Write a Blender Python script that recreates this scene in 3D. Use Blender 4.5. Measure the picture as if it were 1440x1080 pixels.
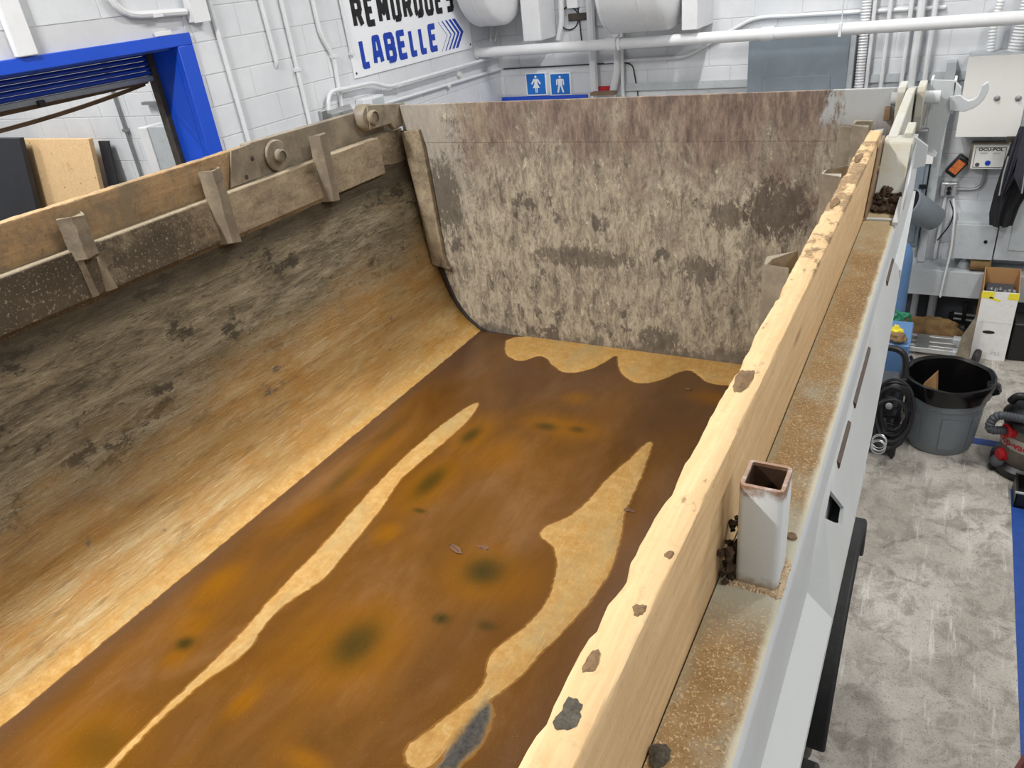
import bpy, bmesh, math, random
import numpy as np
from mathutils import Vector, Matrix
random.seed(7)
for o in list(bpy.data.objects): bpy.data.objects.remove(o)
S = bpy.context.scene
COL = S.collection

# ------------------------------------------------------------------ camera
CH = 3.3
ROW = [[0.8757080136, 0.4711103485, -0.1057852278],
       [0.1460986412, -0.4673542865, -0.8719146506],
       [-0.4602071946, 0.7480875686, -0.4780944757]]
FPX = 1063.0
cd = bpy.data.cameras.new('camera'); cam = bpy.data.objects.new('camera', cd); COL.objects.link(cam)
cd.sensor_fit = 'HORIZONTAL'; cd.sensor_width = 36.0; cd.lens = FPX / 1440 * 36.0
cd.clip_start = 0.02; cd.clip_end = 100
r0, r1, r2 = [Vector(r) for r in ROW]
cam.matrix_world = Matrix(((r0.x, -r1.x, -r2.x, 0), (r0.y, -r1.y, -r2.y, 0), (r0.z, -r1.z, -r2.z, CH), (0, 0, 0, 1)))
S.camera = cam

# ------------------------------------------------------------------ world, lights, exposure
S.view_settings.view_transform = 'Standard'; S.view_settings.look = 'None'
S.view_settings.exposure = -1.0; S.view_settings.gamma = 1.0; S.view_settings.use_curve_mapping = False
w = bpy.data.worlds.new('world'); S.world = w; w.use_nodes = True
w.node_tree.nodes['Background'].inputs[0].default_value = (0.9, 0.95, 1, 1)
w.node_tree.nodes['Background'].inputs[1].default_value = 0.05
CEIL = 5.6
LIGHT_ROWS = [(-2.75, -3.0, 120), (-2.75, .1, 470), (-1.35, 5.2, 240),
              (1.75, -2.2, 80), (1.75, .6, 100), (1.75, 3.8, 210), (-6.6, 2.2, 300), (-9.6, 2.2, 220)]
for lx, ly, lp in LIGHT_ROWS:
    ld = bpy.data.lights.new('strip_light', 'AREA'); ld.shape = 'RECTANGLE'; ld.size = 0.11; ld.size_y = 1.5
    ld.energy = lp; ld.color = (1.0, 0.98, 0.95)
    lo = bpy.data.objects.new('strip_light', ld); COL.objects.link(lo)
    lo.location = (lx, ly, CEIL - 0.16)

# ------------------------------------------------------------------ helpers
def ray(px, py):
    d = Vector(((px - 720) / FPX, (py - 540) / FPX, 1))
    return r0 * d.x + r1 * d.y + r2 * d.z
def onX(px, py, X): d = ray(px, py); return Vector((0, 0, CH)) + d * (X / d.x)
def onY(px, py, Y): d = ray(px, py); return Vector((0, 0, CH)) + d * (Y / d.y)
def onZ(px, py, Z): d = ray(px, py); return Vector((0, 0, CH)) + d * ((Z - CH) / d.z)

class MB:
    """collects geometry in world coordinates; build() links it as ONE mesh object"""
    def __init__(s): s.v = []; s.f = []
    def add(s, vs, fs):
        n = len(s.v); s.v += [tuple(x) for x in vs]; s.f += [tuple(i + n for i in f) for f in fs]; return s
    def box(s, a, b):
        x0, y0, z0 = [min(p, q) for p, q in zip(a, b)]; x1, y1, z1 = [max(p, q) for p, q in zip(a, b)]
        return s.add([(x0, y0, z0), (x1, y0, z0), (x1, y1, z0), (x0, y1, z0), (x0, y0, z1), (x1, y0, z1), (x1, y1, z1), (x0, y1, z1)],
                     [(0, 3, 2, 1), (4, 5, 6, 7), (0, 1, 5, 4), (1, 2, 6, 5), (2, 3, 7, 6), (3, 0, 4, 7)])
    def prism(s, poly, ext):
        """poly: 3-D points of one face, ext: extrusion vector"""
        n = len(poly); e = Vector(ext); P = [Vector(p) for p in poly]
        return s.add(P + [p + e for p in P], [tuple(range(n))[::-1], tuple(range(n, 2 * n))] +
                     [(i, (i + 1) % n, n + (i + 1) % n, n + i) for i in range(n)])
    def tube(s, path, r, n=10, cap=True, closed=False):
        P = [Vector(p) for p in path]; m = len(P); R = r if isinstance(r, (list, tuple)) else [r] * m
        vs = []; fs = []; up = None
        for i in range(m):
            a = P[i - 1] if (i > 0 or closed) else P[i]; b = P[(i + 1) % m] if (i < m - 1 or closed) else P[i]
            t = (b - a).normalized()
            if up is None:
                up = Vector((0, 0, 1)) if abs(t.z) < .9 else Vector((1, 0, 0))
            up = (up - t * up.dot(t)).normalized(); sd = t.cross(up)
            for k in range(n):
                an = 2 * math.pi * k / n; vs.append(P[i] + (up * math.cos(an) + sd * math.sin(an)) * R[i])
        for i in range(m if closed else m - 1):
            for k in range(n):
                j = (i + 1) % m
                fs.append((i * n + k, i * n + (k + 1) % n, j * n + (k + 1) % n, j * n + k))
        if cap and not closed:
            fs.append(tuple(range(n))[::-1]); fs.append(tuple(range((m - 1) * n, m * n)))
        return s.add(vs, fs)
    def lathe(s, prof, c, n=32, axis=(0, 0, 1)):
        """prof: list of (radius, height along axis) about point c"""
        ax = Vector(axis).normalized(); u = ax.orthogonal().normalized(); v = ax.cross(u); c = Vector(c); m = len(prof)
        vs = [c + ax * h + (u * math.cos(2 * math.pi * k / n) + v * math.sin(2 * math.pi * k / n)) * r for r, h in prof for k in range(n)]
        fs = [(i * n + k, i * n + (k + 1) % n, (i + 1) * n + (k + 1) % n, (i + 1) * n + k) for i in range(m - 1) for k in range(n)]
        fs.append(tuple(range(n))[::-1]); fs.append(tuple(range((m - 1) * n, m * n)))
        return s.add(vs, fs)
    def blob(s, c, rad, seed=0, n=10, amp=.3, flat=0.0):
        rnd = random.Random(seed); ph = [rnd.uniform(0, 6.28) for _ in range(8)]; c = Vector(c); vs = []; fs = []
        for i in range(n + 1):
            th = math.pi * i / n
            for k in range(2 * n):
                a = math.pi * k / n
                d = Vector((math.sin(th) * math.cos(a), math.sin(th) * math.sin(a), math.cos(th)))
                q = 1 + amp * (.5 * math.sin(3 * a + ph[0]) * math.sin(th) + .4 * math.sin(5 * th + ph[1]) + .35 * math.sin(4 * a + 3 * th + ph[2]) * math.sin(th) + .3 * math.sin(9 * a - 5 * th + ph[3]) * math.sin(th))
                z = d.z * rad[2] * q
                if flat and z < -flat: z = -flat
                vs.append(c + Vector((d.x * rad[0] * q, d.y * rad[1] * q, z)))
        for i in range(n):
            for k in range(2 * n):
                fs.append((i * 2 * n + k, (i + 1) * 2 * n + k, (i + 1) * 2 * n + (k + 1) % (2 * n), i * 2 * n + (k + 1) % (2 * n)))
        return s.add(vs, fs)
    def mesh(s, name, off=Vector((0, 0, 0)), smooth=True, ang=35):
        me = bpy.data.meshes.new(name); me.from_pydata([(x - off.x, y - off.y, z - off.z) for x, y, z in s.v], [], s.f)
        bm = bmesh.new(); bm.from_mesh(me); bmesh.ops.recalc_face_normals(bm, faces=bm.faces); bm.to_mesh(me); bm.free()
        if smooth:
            for p in me.polygons: p.use_smooth = True
            me.set_sharp_from_angle(angle=math.radians(ang))
        return me
    def build(s, name, mat, parent=None, bev=0, smooth=True, label=None, cat=None, group=None, kind=None, seg=2):
        off = parent_world(parent) if parent else Vector((0, 0, 0))
        if not parent:                                   # own origin: centre of the base
            a = np.array(s.v); off = Vector(((a[:, 0].min() + a[:, 0].max()) / 2, (a[:, 1].min() + a[:, 1].max()) / 2, a[:, 2].min()))
        o = bpy.data.objects.new(name, s.mesh(name, off, smooth)); COL.objects.link(o)
        if mat: o.data.materials.append(mat)
        if parent: o.parent = parent
        else: o.location = off
        if bev:
            md = o.modifiers.new('bevel', 'BEVEL'); md.width = bev; md.segments = seg; md.limit_method = 'ANGLE'; md.angle_limit = math.radians(40)
        return tag(o, label, cat, group, kind)
def parent_world(p):
    v = Vector((0, 0, 0))
    while p: v += p.location; p = p.parent
    return v
def tag(o, label=None, cat=None, group=None, kind=None):
    if label: o['label'] = label
    if cat: o['category'] = cat
    if group: o['group'] = group
    if kind: o['kind'] = kind
    return o
def thing(name, label, cat, loc, group=None):
    o = bpy.data.objects.new(name, None); o.empty_display_size = .1; COL.objects.link(o); o.location = loc
    return tag(o, label, cat, group)
def fillet(path, r, n=5):
    P = [Vector(p) for p in path]; out = [P[0]]
    for i in range(1, len(P) - 1):
        a = (P[i - 1] - P[i]); b = (P[i + 1] - P[i]); q = min(r, a.length * .48, b.length * .48)
        A = P[i] + a.normalized() * q; B = P[i] + b.normalized() * q
        for k in range(n + 1):
            t = k / n; out.append(A * (1 - t) ** 2 + P[i] * 2 * t * (1 - t) + B * t * t)
    out.append(P[-1]); return out
def plate(outer, holes, fmap, thick, mb=None):
    """flat plate with real holes; outer/holes are 2-D loops, fmap(u,v,w) gives the 3-D point"""
    bm = bmesh.new(); es = []; loops = [outer] + holes
    for lp in loops:
        vs = [bm.verts.new((u, v, 0)) for u, v in lp]
        es += [bm.edges.new((vs[i], vs[(i + 1) % len(vs)])) for i in range(len(vs))]
    bmesh.ops.triangle_fill(bm, use_beauty=True, use_dissolve=False, edges=es)
    bm.verts.index_update(); n = len(bm.verts)
    V = [v.co.copy() for v in bm.verts]; F = [tuple(v.index for v in f.verts) for f in bm.faces]; bm.free()
    mb = mb or MB(); vs = [fmap(v.x, v.y, 0) for v in V] + [fmap(v.x, v.y, -thick) for v in V]
    fs = F + [tuple(i + n for i in f[::-1]) for f in F]; k = 0
    for lp in loops:
        m = len(lp)
        fs += [(k + i, k + (i + 1) % m, n + k + (i + 1) % m, n + k + i) for i in range(m)]; k += m
    return mb.add(vs, fs)
def text_mesh(txt, size, extr=0.0, bold=0.0):
    cu = bpy.data.curves.new('lettering', 'FONT'); cu.body = txt; cu.size = size; cu.align_x = 'CENTER'; cu.align_y = 'CENTER'
    cu.offset = bold; cu.resolution_u = 3
    ob = bpy.data.objects.new('lettering', cu); COL.objects.link(ob)
    me = bpy.data.meshes.new_from_object(ob.evaluated_get(bpy.context.evaluated_depsgraph_get()))
    V = [v.co.copy() for v in me.vertices]; F = [tuple(p.vertices) for p in me.polygons]
    bpy.data.objects.remove(ob); bpy.data.curves.remove(cu); bpy.data.meshes.remove(me)
    return V, F

# ------------------------------------------------------------------ materials
def c(r, g, b):
    f = lambda u: (u / 255 / 12.92) if u <= 10 else ((u / 255 + .055) / 1.055) ** 2.4
    return (f(r), f(g), f(b), 1)
class NT:
    def __init__(s, name):
        s.m = bpy.data.materials.new(name); s.m.use_nodes = True; s.t = s.m.node_tree; s.b = s.t.nodes['Principled BSDF']
    def n(s, ty, **k):
        x = s.t.nodes.new(ty)
        for a, b in k.items(): setattr(x, a, b)
        return x
    def put(s, sock, v):
        if isinstance(v, bpy.types.NodeSocket): s.t.links.new(v, sock)
        elif isinstance(v, tuple) and len(v) == 3 and sock.type == 'RGBA': sock.default_value = (*v, 1)
        else: sock.default_value = v
    def pos(s, scale=(1, 1, 1), obj=False, loc=(0, 0, 0), rot=(0, 0, 0)):
        g = s.n('ShaderNodeTexCoord').outputs['Object'] if obj else s.n('ShaderNodeNewGeometry').outputs['Position']
        mp = s.n('ShaderNodeMapping'); s.t.links.new(g, mp.inputs[0]); mp.inputs['Scale'].default_value = scale
        mp.inputs['Location'].default_value = loc; mp.inputs['Rotation'].default_value = rot
        return mp.outputs[0]
    def xyz(s, v): x = s.n('ShaderNodeSeparateXYZ'); s.t.links.new(v, x.inputs[0]); return x.outputs
    def noise(s, v, sc=5, det=6, ro=.6, dist=0):
        x = s.n('ShaderNodeTexNoise'); s.t.links.new(v, x.inputs['Vector'])
        x.inputs['Scale'].default_value = sc; x.inputs['Detail'].default_value = det; x.inputs['Roughness'].default_value = ro; x.inputs['Distortion'].default_value = dist
        return x.outputs['Fac']
    def vor(s, v, sc=5, feat='F1', out='Distance'):
        x = s.n('ShaderNodeTexVoronoi', feature=feat); s.t.links.new(v, x.inputs['Vector']); x.inputs['Scale'].default_value = sc
        return x.outputs[out]
    def ramp(s, fac, stops, inter='LINEAR'):
        x = s.n('ShaderNodeValToRGB'); s.t.links.new(fac, x.inputs[0]); r = x.color_ramp; r.interpolation = inter
        while len(r.elements) < len(stops): r.elements.new(.5)
        for e, (p, col) in zip(r.elements, stops):
            e.position = p; e.color = col if isinstance(col, tuple) else (col, col, col, 1)
        return x.outputs[0]
    def mr(s, v, a, b, c0=0, c1=1):
        x = s.n('ShaderNodeMapRange'); s.put(x.inputs[0], v); x.interpolation_type = 'SMOOTHSTEP'
        for i, q in zip((1, 2, 3, 4), (a, b, c0, c1)): x.inputs[i].default_value = q
        return x.outputs[0]
    def ma(s, op, a, b=0.5, clamp=False):
        x = s.n('ShaderNodeMath', operation=op, use_clamp=clamp); s.put(x.inputs[0], a); s.put(x.inputs[1], b); return x.outputs[0]
    def mix(s, f, a, b, mode='MIX'):
        x = s.n('ShaderNodeMix', data_type='RGBA', blend_type=mode); s.put(x.inputs[0], f); s.put(x.inputs[6], a); s.put(x.inputs[7], b); return x.outputs[2]
    def attr(s, name): return s.n('ShaderNodeAttribute', attribute_name=name).outputs['Fac']
    def bump(s, h, st=.3, d=.01):
        x = s.n('ShaderNodeBump'); s.put(x.inputs['Height'], h); x.inputs['Strength'].default_value = st; x.inputs['Distance'].default_value = d
        s.t.links.new(x.outputs[0], s.b.inputs['Normal'])
    def out(s, col=None, rough=.6, metal=0, spec=.5):
        if col is not None: s.put(s.b.inputs['Base Color'], col)
        s.put(s.b.inputs['Roughness'], rough); s.put(s.b.inputs['Metallic'], metal); s.put(s.b.inputs['Specular IOR Level'], spec)
        return s.m
def plain(name, col, rough=.5, metal=0, var=.12, sc=6, dirt=None, damt=.5, obj=False, bump=0):
    m = NT(name); p = m.pos(obj=obj); n = m.noise(p, sc, 5, .65)
    dk = tuple(x * (1 - var) for x in col[:3]) + (1,); lt = tuple(min(1, x * (1 + var * .6)) for x in col[:3]) + (1,)
    cc = m.ramp(n, [(.3, dk), (.7, lt)])
    if dirt:
        n2 = m.noise(p, sc * 3.1, 8, .72)
        cc = m.mix(m.ramp(n2, [(.5, 0.0), (.68, damt)]), cc, dirt)
    if bump: m.bump(m.noise(p, sc * 20, 3, .6), bump, .004)
    return m.out(cc, rough, metal)

M = {}
M['white_paint'] = plain('white_paint', c(226, 228, 231), .55, var=.05, sc=3, dirt=c(196, 196, 194), damt=.25)
M['mortar'] = plain('mortar_paint', c(205, 207, 210), .7, var=.06)
def mk_block():
    m = NT('painted_block'); p = m.pos(); n = m.noise(p, 2.2, 5, .6)
    cc = m.ramp(n, [(.3, c(203, 207, 212)), (.7, c(221, 224, 228))])
    pit = m.noise(p, 130, 3, .6); cc = m.mix(m.ramp(pit, [(.66, 0.0), (.74, .35)]), cc, c(170, 172, 174))
    m.bump(m.ma('ADD', m.noise(p, 60, 4, .65), m.ma('MULTIPLY', pit, -.6)), .25, .004)
    return m.out(cc, .6)
M['block'] = mk_block()
M['conduit'] = plain('conduit_white', c(222, 224, 227), .38, var=.05, sc=8)
M['grey_paint'] = plain('grey_cabinet_paint', c(124, 136, 146), .45, var=.08, sc=4, dirt=c(150, 156, 160), damt=.25)
M['light_grey'] = plain('light_grey_paint', c(184, 190, 194), .45, var=.06, sc=4, dirt=c(140, 142, 144), damt=.3)
M['panel_white'] = plain('enclosure_white', c(226, 226, 222), .35, var=.03, sc=3)
M['dark_grey'] = plain('dark_grey_paint', c(72, 76, 82), .6, var=.15)
M['blue'] = plain('blue_frame_paint', c(26, 78, 200), .32, var=.08, sc=3)
M['blue_dark'] = plain('blue_shutter_paint', c(24, 62, 160), .4, var=.06)
M['sign_white'] = plain('sign_white', c(236, 239, 244), .35, var=.02)
M['sign_black'] = plain('sign_black', c(18, 18, 20), .4, var=.02)
M['sign_blue'] = plain('sign_blue', c(20, 62, 170), .4, var=.02)
M['pict_blue'] = plain('pictogram_blue', c(10, 112, 205), .35, var=.02)
M['rubber'] = plain('black_rubber', c(30, 31, 33), .55, var=.25, sc=20, dirt=c(70, 70, 70), damt=.3)
M['black'] = plain('black_plastic', c(24, 24, 26), .38, var=.2)
M['bag'] = plain('bin_liner', c(14, 14, 16), .22, var=.2, sc=15)
M['bin'] = plain('bin_grey', c(126, 135, 143), .5, var=.06, dirt=c(130, 132, 132), damt=.25)
M['red'] = plain('red_plastic', c(190, 30, 40), .45, var=.1)
M['alu'] = plain('aluminium', c(205, 207, 208), .38, .7, var=.08, sc=12)
M['galv'] = plain('galvanised', c(150, 153, 155), .45, .6, var=.12, sc=20)
M['cyl_blue'] = plain('gas_cylinder_blue', c(92, 130, 178), .4, var=.1, dirt=c(110, 120, 130), damt=.3)
M['cardboard'] = plain('cardboard', c(168, 128, 84), .8, var=.1)
M['box_white'] = plain('box_white', c(232, 232, 230), .6, var=.04, sc=8, dirt=c(205, 203, 198), damt=.4)
M['yellow'] = plain('yellow_tape', c(238, 222, 60), .5, var=.06)
M['burlap'] = plain('burlap_brown', c(122, 96, 60), .9, var=.3, sc=14, dirt=c(80, 62, 40), damt=.6, bump=.5)
M['mud'] = plain('dark_mud', c(74, 56, 40), .95, var=.4, sc=40, bump=.8)
M['mud_dry'] = plain('dry_mud', c(146, 118, 84), .95, var=.35, sc=50, dirt=c(90, 72, 52), damt=.7, bump=.8)
M['green'] = plain('green_hose', c(44, 130, 96), .45, var=.15)
M['cloth'] = plain('black_fabric', c(26, 26, 31), .9, var=.3, sc=18)
M['cloth2'] = plain('charcoal_fabric', c(52, 53, 64), .9, var=.2, sc=18)
M['grey_trim'] = plain('reflective_trim', c(150, 152, 150), .5, var=.1)
M['tape_blue'] = plain('floor_tape_blue', c(30, 72, 150), .5, var=.15, sc=12, dirt=c(70, 90, 130), damt=.4)
M['steel_dark'] = plain('dark_steel', c(66, 60, 54), .6, .2, var=.3, sc=20)
M['orange_print'] = plain('orange_screen', c(200, 110, 60), .4, var=.5, sc=60, obj=True)
M['leaf'] = plain('dead_leaf_brown', c(104, 70, 44), .7, var=.4, sc=80)
M['wire'] = plain('cable_white', c(215, 216, 215), .5, var=.05)
M['blackwire'] = plain('cable_black', c(36, 36, 40), .5, var=.05)
M['brown_web'] = plain('brown_strap', c(96, 74, 50), .8, var=.25, sc=15)
M['panel_and_shade'] = plain('black_board_and_shade', c(34, 36, 44), .5, var=.3, sc=8)
M['vac_body'] = plain('vac_tank', c(116, 108, 100), .45, var=.2, sc=9, dirt=c(70, 64, 60), damt=.5)
M['vac_band'] = plain('vac_band', c(176, 172, 162), .5, var=.1, dirt=c(120, 112, 104), damt=.4)
M['red_lad'] = plain('red_fibreglass', c(176, 70, 60), .5, var=.06)

def mk_steel(name, base, rust, amt, dust=None):
    """pale painted steel with rust bleeding through and some dust"""
    m = NT(name); p = m.pos(); n = m.noise(p, 3.0, 6, .65); cc = m.ramp(n, [(.3, tuple(x * .86 for x in base[:3]) + (1,)), (.7, base)])
    r = m.noise(p, 26, 8, .75); cc = m.mix(m.ramp(r, [(.6 - amt * .2, 0.0), (.74 - amt * .2, .75)]), cc, rust)
    if dust: cc = m.mix(m.ramp(m.noise(p, 9, 7, .7), [(.45, 0.0), (.6, .6)]), cc, dust)
    m.bump(m.noise(p, 150, 3, .6), .15, .002)
    return m.out(cc, .5)
M['paint_steel'] = mk_steel('pale_grey_painted_steel', c(198, 203, 206), c(150, 122, 84), -.55)
M['dusty_paint'] = mk_steel('dusty_grey_paint', c(188, 190, 184), c(150, 128, 92), .0, c(176, 164, 136))
M['paint_white'] = mk_steel('white_painted_plate', c(203, 207, 208), c(180, 160, 120), -.45)
M['muddy_steel'] = mk_steel('muddy_steel', c(126, 116, 101), c(80, 68, 56), .2, c(158, 147, 126))
M['weld'] = mk_steel('weld_rust', c(188, 166, 134), c(140, 108, 76), .2)
M['mortar_splat'] = plain('mortar_splat', c(112, 105, 92), .9, var=.45, sc=130, dirt=c(62, 57, 50), damt=.8, bump=.8)
M['rust_steel'] = mk_steel('rusty_steel', c(128, 104, 78), c(92, 64, 46), .3)
M['rust_dark'] = mk_steel('dark_rust', c(74, 54, 40), c(48, 34, 26), .3)

def mk_ledge():
    m = NT('rusty_ledge'); p = m.pos(); x = m.xyz(p)
    n = m.noise(p, 6, 6, .7); fine = m.noise(p, 330, 3, .7); mid = m.noise(p, 38, 6, .7)
    base = m.ramp(n, [(.36, c(136, 104, 60)), (.5, c(154, 124, 80)), (.66, c(160, 152, 130))])
    base = m.mix(m.ramp(mid, [(.48, 0.0), (.7, .5)]), base, c(122, 86, 42))
    base = m.mix(m.ramp(fine, [(.55, 0.0), (.63, .7)]), base, c(216, 192, 148))
    base = m.mix(m.ramp(m.noise(p, 190, 3, .6), [(.58, 0.0), (.68, .5)]), base, c(108, 78, 44))
    edge = m.mr(m.ma('ADD', x[0], m.ma('MULTIPLY', m.ma('SUBTRACT', m.noise(p, 14, 6, .7)), .02)), -.100, -.091)
    base = m.mix(edge, base, c(200, 194, 172))
    inner = m.mr(m.ma('ADD', x[0], m.ma('MULTIPLY', m.ma('SUBTRACT', m.noise(p, 9, 5, .6)), .05)), -.15, -.166)
    base = m.mix(m.ma('MULTIPLY', inner, .7), base, c(150, 140, 114))
    nt = m.ma('MULTIPLY', m.mr(m.ma('ABSOLUTE', m.ma('SUBTRACT', x[1], .72)), .16, .05), .8); base = m.mix(nt, base, c(172, 172, 156))
    far = m.mr(x[1], 1.75, 2.1); base = m.mix(m.ma('MULTIPLY', far, .65), base, c(168, 156, 124))
    m.bump(fine, .5, .002)
    return m.out(base, .6)
M['ledge'] = mk_ledge()

def mk_wood(name, a, b, dirt=None, damt=.5, dth=.5, topmud=False):
    m = NT(name); p = m.pos((14, 1.2, 14)); g = m.noise(p, 2.2, 6, .6, 1.2); q = m.pos()
    p2 = m.pos((60, 2.5, 60)); g2 = m.noise(p2, 2.0, 5, .7, .4)
    cc = m.mix(m.ramp(g2, [(.35, 0.0), (.7, .5)]), m.ramp(g, [(.3, a), (.7, b)]), tuple(x * .72 for x in a[:3]) + (1,))
    kn = m.vor(m.pos((9, 2.2, 9)), .9); cc = m.mix(m.ramp(kn, [(.03, .75), (.10, 0.0)]), cc, c(120, 78, 40))
    if dirt:
        dn = m.noise(q, 5.5, 9, .74); cc = m.mix(m.ramp(dn, [(dth, 0.0), (dth + .14, damt)]), cc, dirt)
        dn2 = m.noise(q, 70, 4, .7); cc = m.mix(m.ramp(dn2, [(.56, 0.0), (.7, damt * .8)]), cc, tuple(x * .6 for x in dirt[:3]) + (1,))
    if topmud:                                     # trodden dry mud along the top edge
        x = m.xyz(q); z = m.mr(x[2], 2.800, 2.808); bl = m.noise(m.pos((1, .5, 1)), 13, 8, .7)
        along = m.mr(m.ma('ADD', x[1], m.ma('MULTIPLY', m.ma('SUBTRACT', m.noise(q, 3, 3, .5)), .8)), 1.1, 1.75, .0, .17)
        mk = m.mr(m.ma('ADD', bl, along), .60, .66); fl = m.noise(q, 120, 5, .75)
        cc = m.mix(m.ma('MULTIPLY', m.ma('MULTIPLY', mk, z), .88), cc, m.ramp(fl, [(.35, c(88, 68, 44)), (.6, c(146, 118, 80))]))
    m.bump(m.ma('ADD', g2, m.noise(q, 60, 3, .6)), .3, .003)
    return m.out(cc, .75)
M['wood_new'] = mk_wood('fresh_lumber', c(204, 168, 120), c(222, 192, 148), c(184, 152, 106), .35, .56, True)
M['wood_mud'] = mk_wood('muddy_lumber', c(158, 128, 90), c(178, 148, 108), c(120, 106, 84), .85, .42)
M['plywood'] = mk_wood('plywood_sheet', c(228, 190, 140), c(240, 208, 160), c(170, 110, 62), .6, .6)

def mk_body():
    """inside of the dump body: grey caked mud high on the sides, orange clay low down, sand-coloured floor"""
    m = NT('body_mud'); q = m.pos(); x = m.xyz(q)
    s1 = m.noise(m.pos((1, .3, 1.7)), 11, 10, .78, .6); s2 = m.noise(m.pos((3, .55, 4)), 24, 8, .78, .8); s3 = m.noise(m.pos((2, .35, 3)), 60, 6, .75)
    big = m.noise(m.pos((1, .8, 1)), 2.6, 7, .65)
    grey = m.ramp(s1, [(.34, c(84, 76, 60)), (.46, c(122, 112, 90)), (.56, c(152, 141, 117)), (.70, c(184, 173, 148))])
    grey = m.mix(m.ramp(s3, [(.55, 0.0), (.66, .55)]), grey, c(190, 180, 156))
    grey = m.mix(m.ramp(s2, [(.53, 0.0), (.62, .75)]), grey, c(64, 56, 44))
    dk = m.noise(m.pos((1.4, .75, 1.4), loc=(3, 1, 2)), 5.2, 10, .74)
    grey = m.mix(m.ramp(dk, [(.555, 0.0), (.60, .85)]), grey, c(60, 53, 42))
    clay = m.ramp(m.noise(m.pos((2, .26, 2.4)), 6, 9, .75), [(.32, c(156, 115, 54)), (.47, c(178, 140, 80)), (.6, c(190, 162, 112)), (.76, c(210, 192, 156))])
    pt = m.noise(m.pos((1, .8, 1), loc=(5, 2, 0)), 5, 7, .7); clay = m.mix(m.ramp(pt, [(.5, 0.0), (.62, .6)]), clay, c(176, 124, 46))
    fs = m.noise(m.pos((3, .25, 4)), 40, 6, .75); clay = m.mix(m.ramp(fs, [(.56, 0.0), (.68, .6)]), clay, c(224, 208, 172))
    clay = m.mix(m.ramp(m.noise(m.pos((2, .4, 2.5), loc=(1, 7, 3)), 18, 8, .76), [(.54, 0.0), (.66, .6)]), clay, c(122, 92, 52))
    sp = m.noise(m.pos((1, .55, 1)), 10, 6, .62); clay = m.mix(m.ramp(sp, [(.655, 0.0), (.70, .8)]), clay, c(92, 90, 86))
    hz = m.ma('ADD', m.ma('ADD', x[2], m.ma('MULTIPLY', x[1], -.05)), m.ma('MULTIPLY', m.ma('SUBTRACT', big), .42))
    hz = m.ma('ADD', hz, m.ma('MULTIPLY', m.ma('SUBTRACT', s1), .35))
    cc = m.mix(m.mr(hz, 1.80, 2.12), clay, grey)
    dryf = m.ramp(m.noise(q, 30, 8, .72), [(.3, c(180, 134, 64)), (.5, c(197, 154, 87)), (.7, c(212, 178, 118))])
    gl = m.noise(m.pos((1, .4, 1)), 8, 6, .65); dryf = m.mix(m.ramp(gl, [(.5, 0.0), (.68, .6)]), dryf, c(176, 160, 116))
    cc = m.mix(m.mr(m.ma('ADD', x[2], m.ma('MULTIPLY', m.ma('SUBTRACT', fs), .03)), 1.655, 1.690), dryf, cc)
    tar = m.attr('tar'); cc = m.mix(tar, cc, m.ramp(m.noise(q, 90, 4, .7), [(.3, c(46, 46, 46)), (.7, c(92, 90, 86))]))
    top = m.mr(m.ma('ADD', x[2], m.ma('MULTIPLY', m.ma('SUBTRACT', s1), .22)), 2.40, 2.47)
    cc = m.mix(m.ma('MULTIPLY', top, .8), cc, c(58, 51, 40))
    h = m.ma('ADD', m.ma('MULTIPLY', s2, .7), m.ma('ADD', m.ma('MULTIPLY', s1, 1.2), m.ma('MULTIPLY', m.noise(q, 120, 4, .7), .3)))
    m.bump(h, .75, .012)
    ro = m.mr(hz, 1.75, 2.05, .36, .85)
    return m.out(cc, ro, 0, .5)
M['body'] = mk_body()

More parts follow.
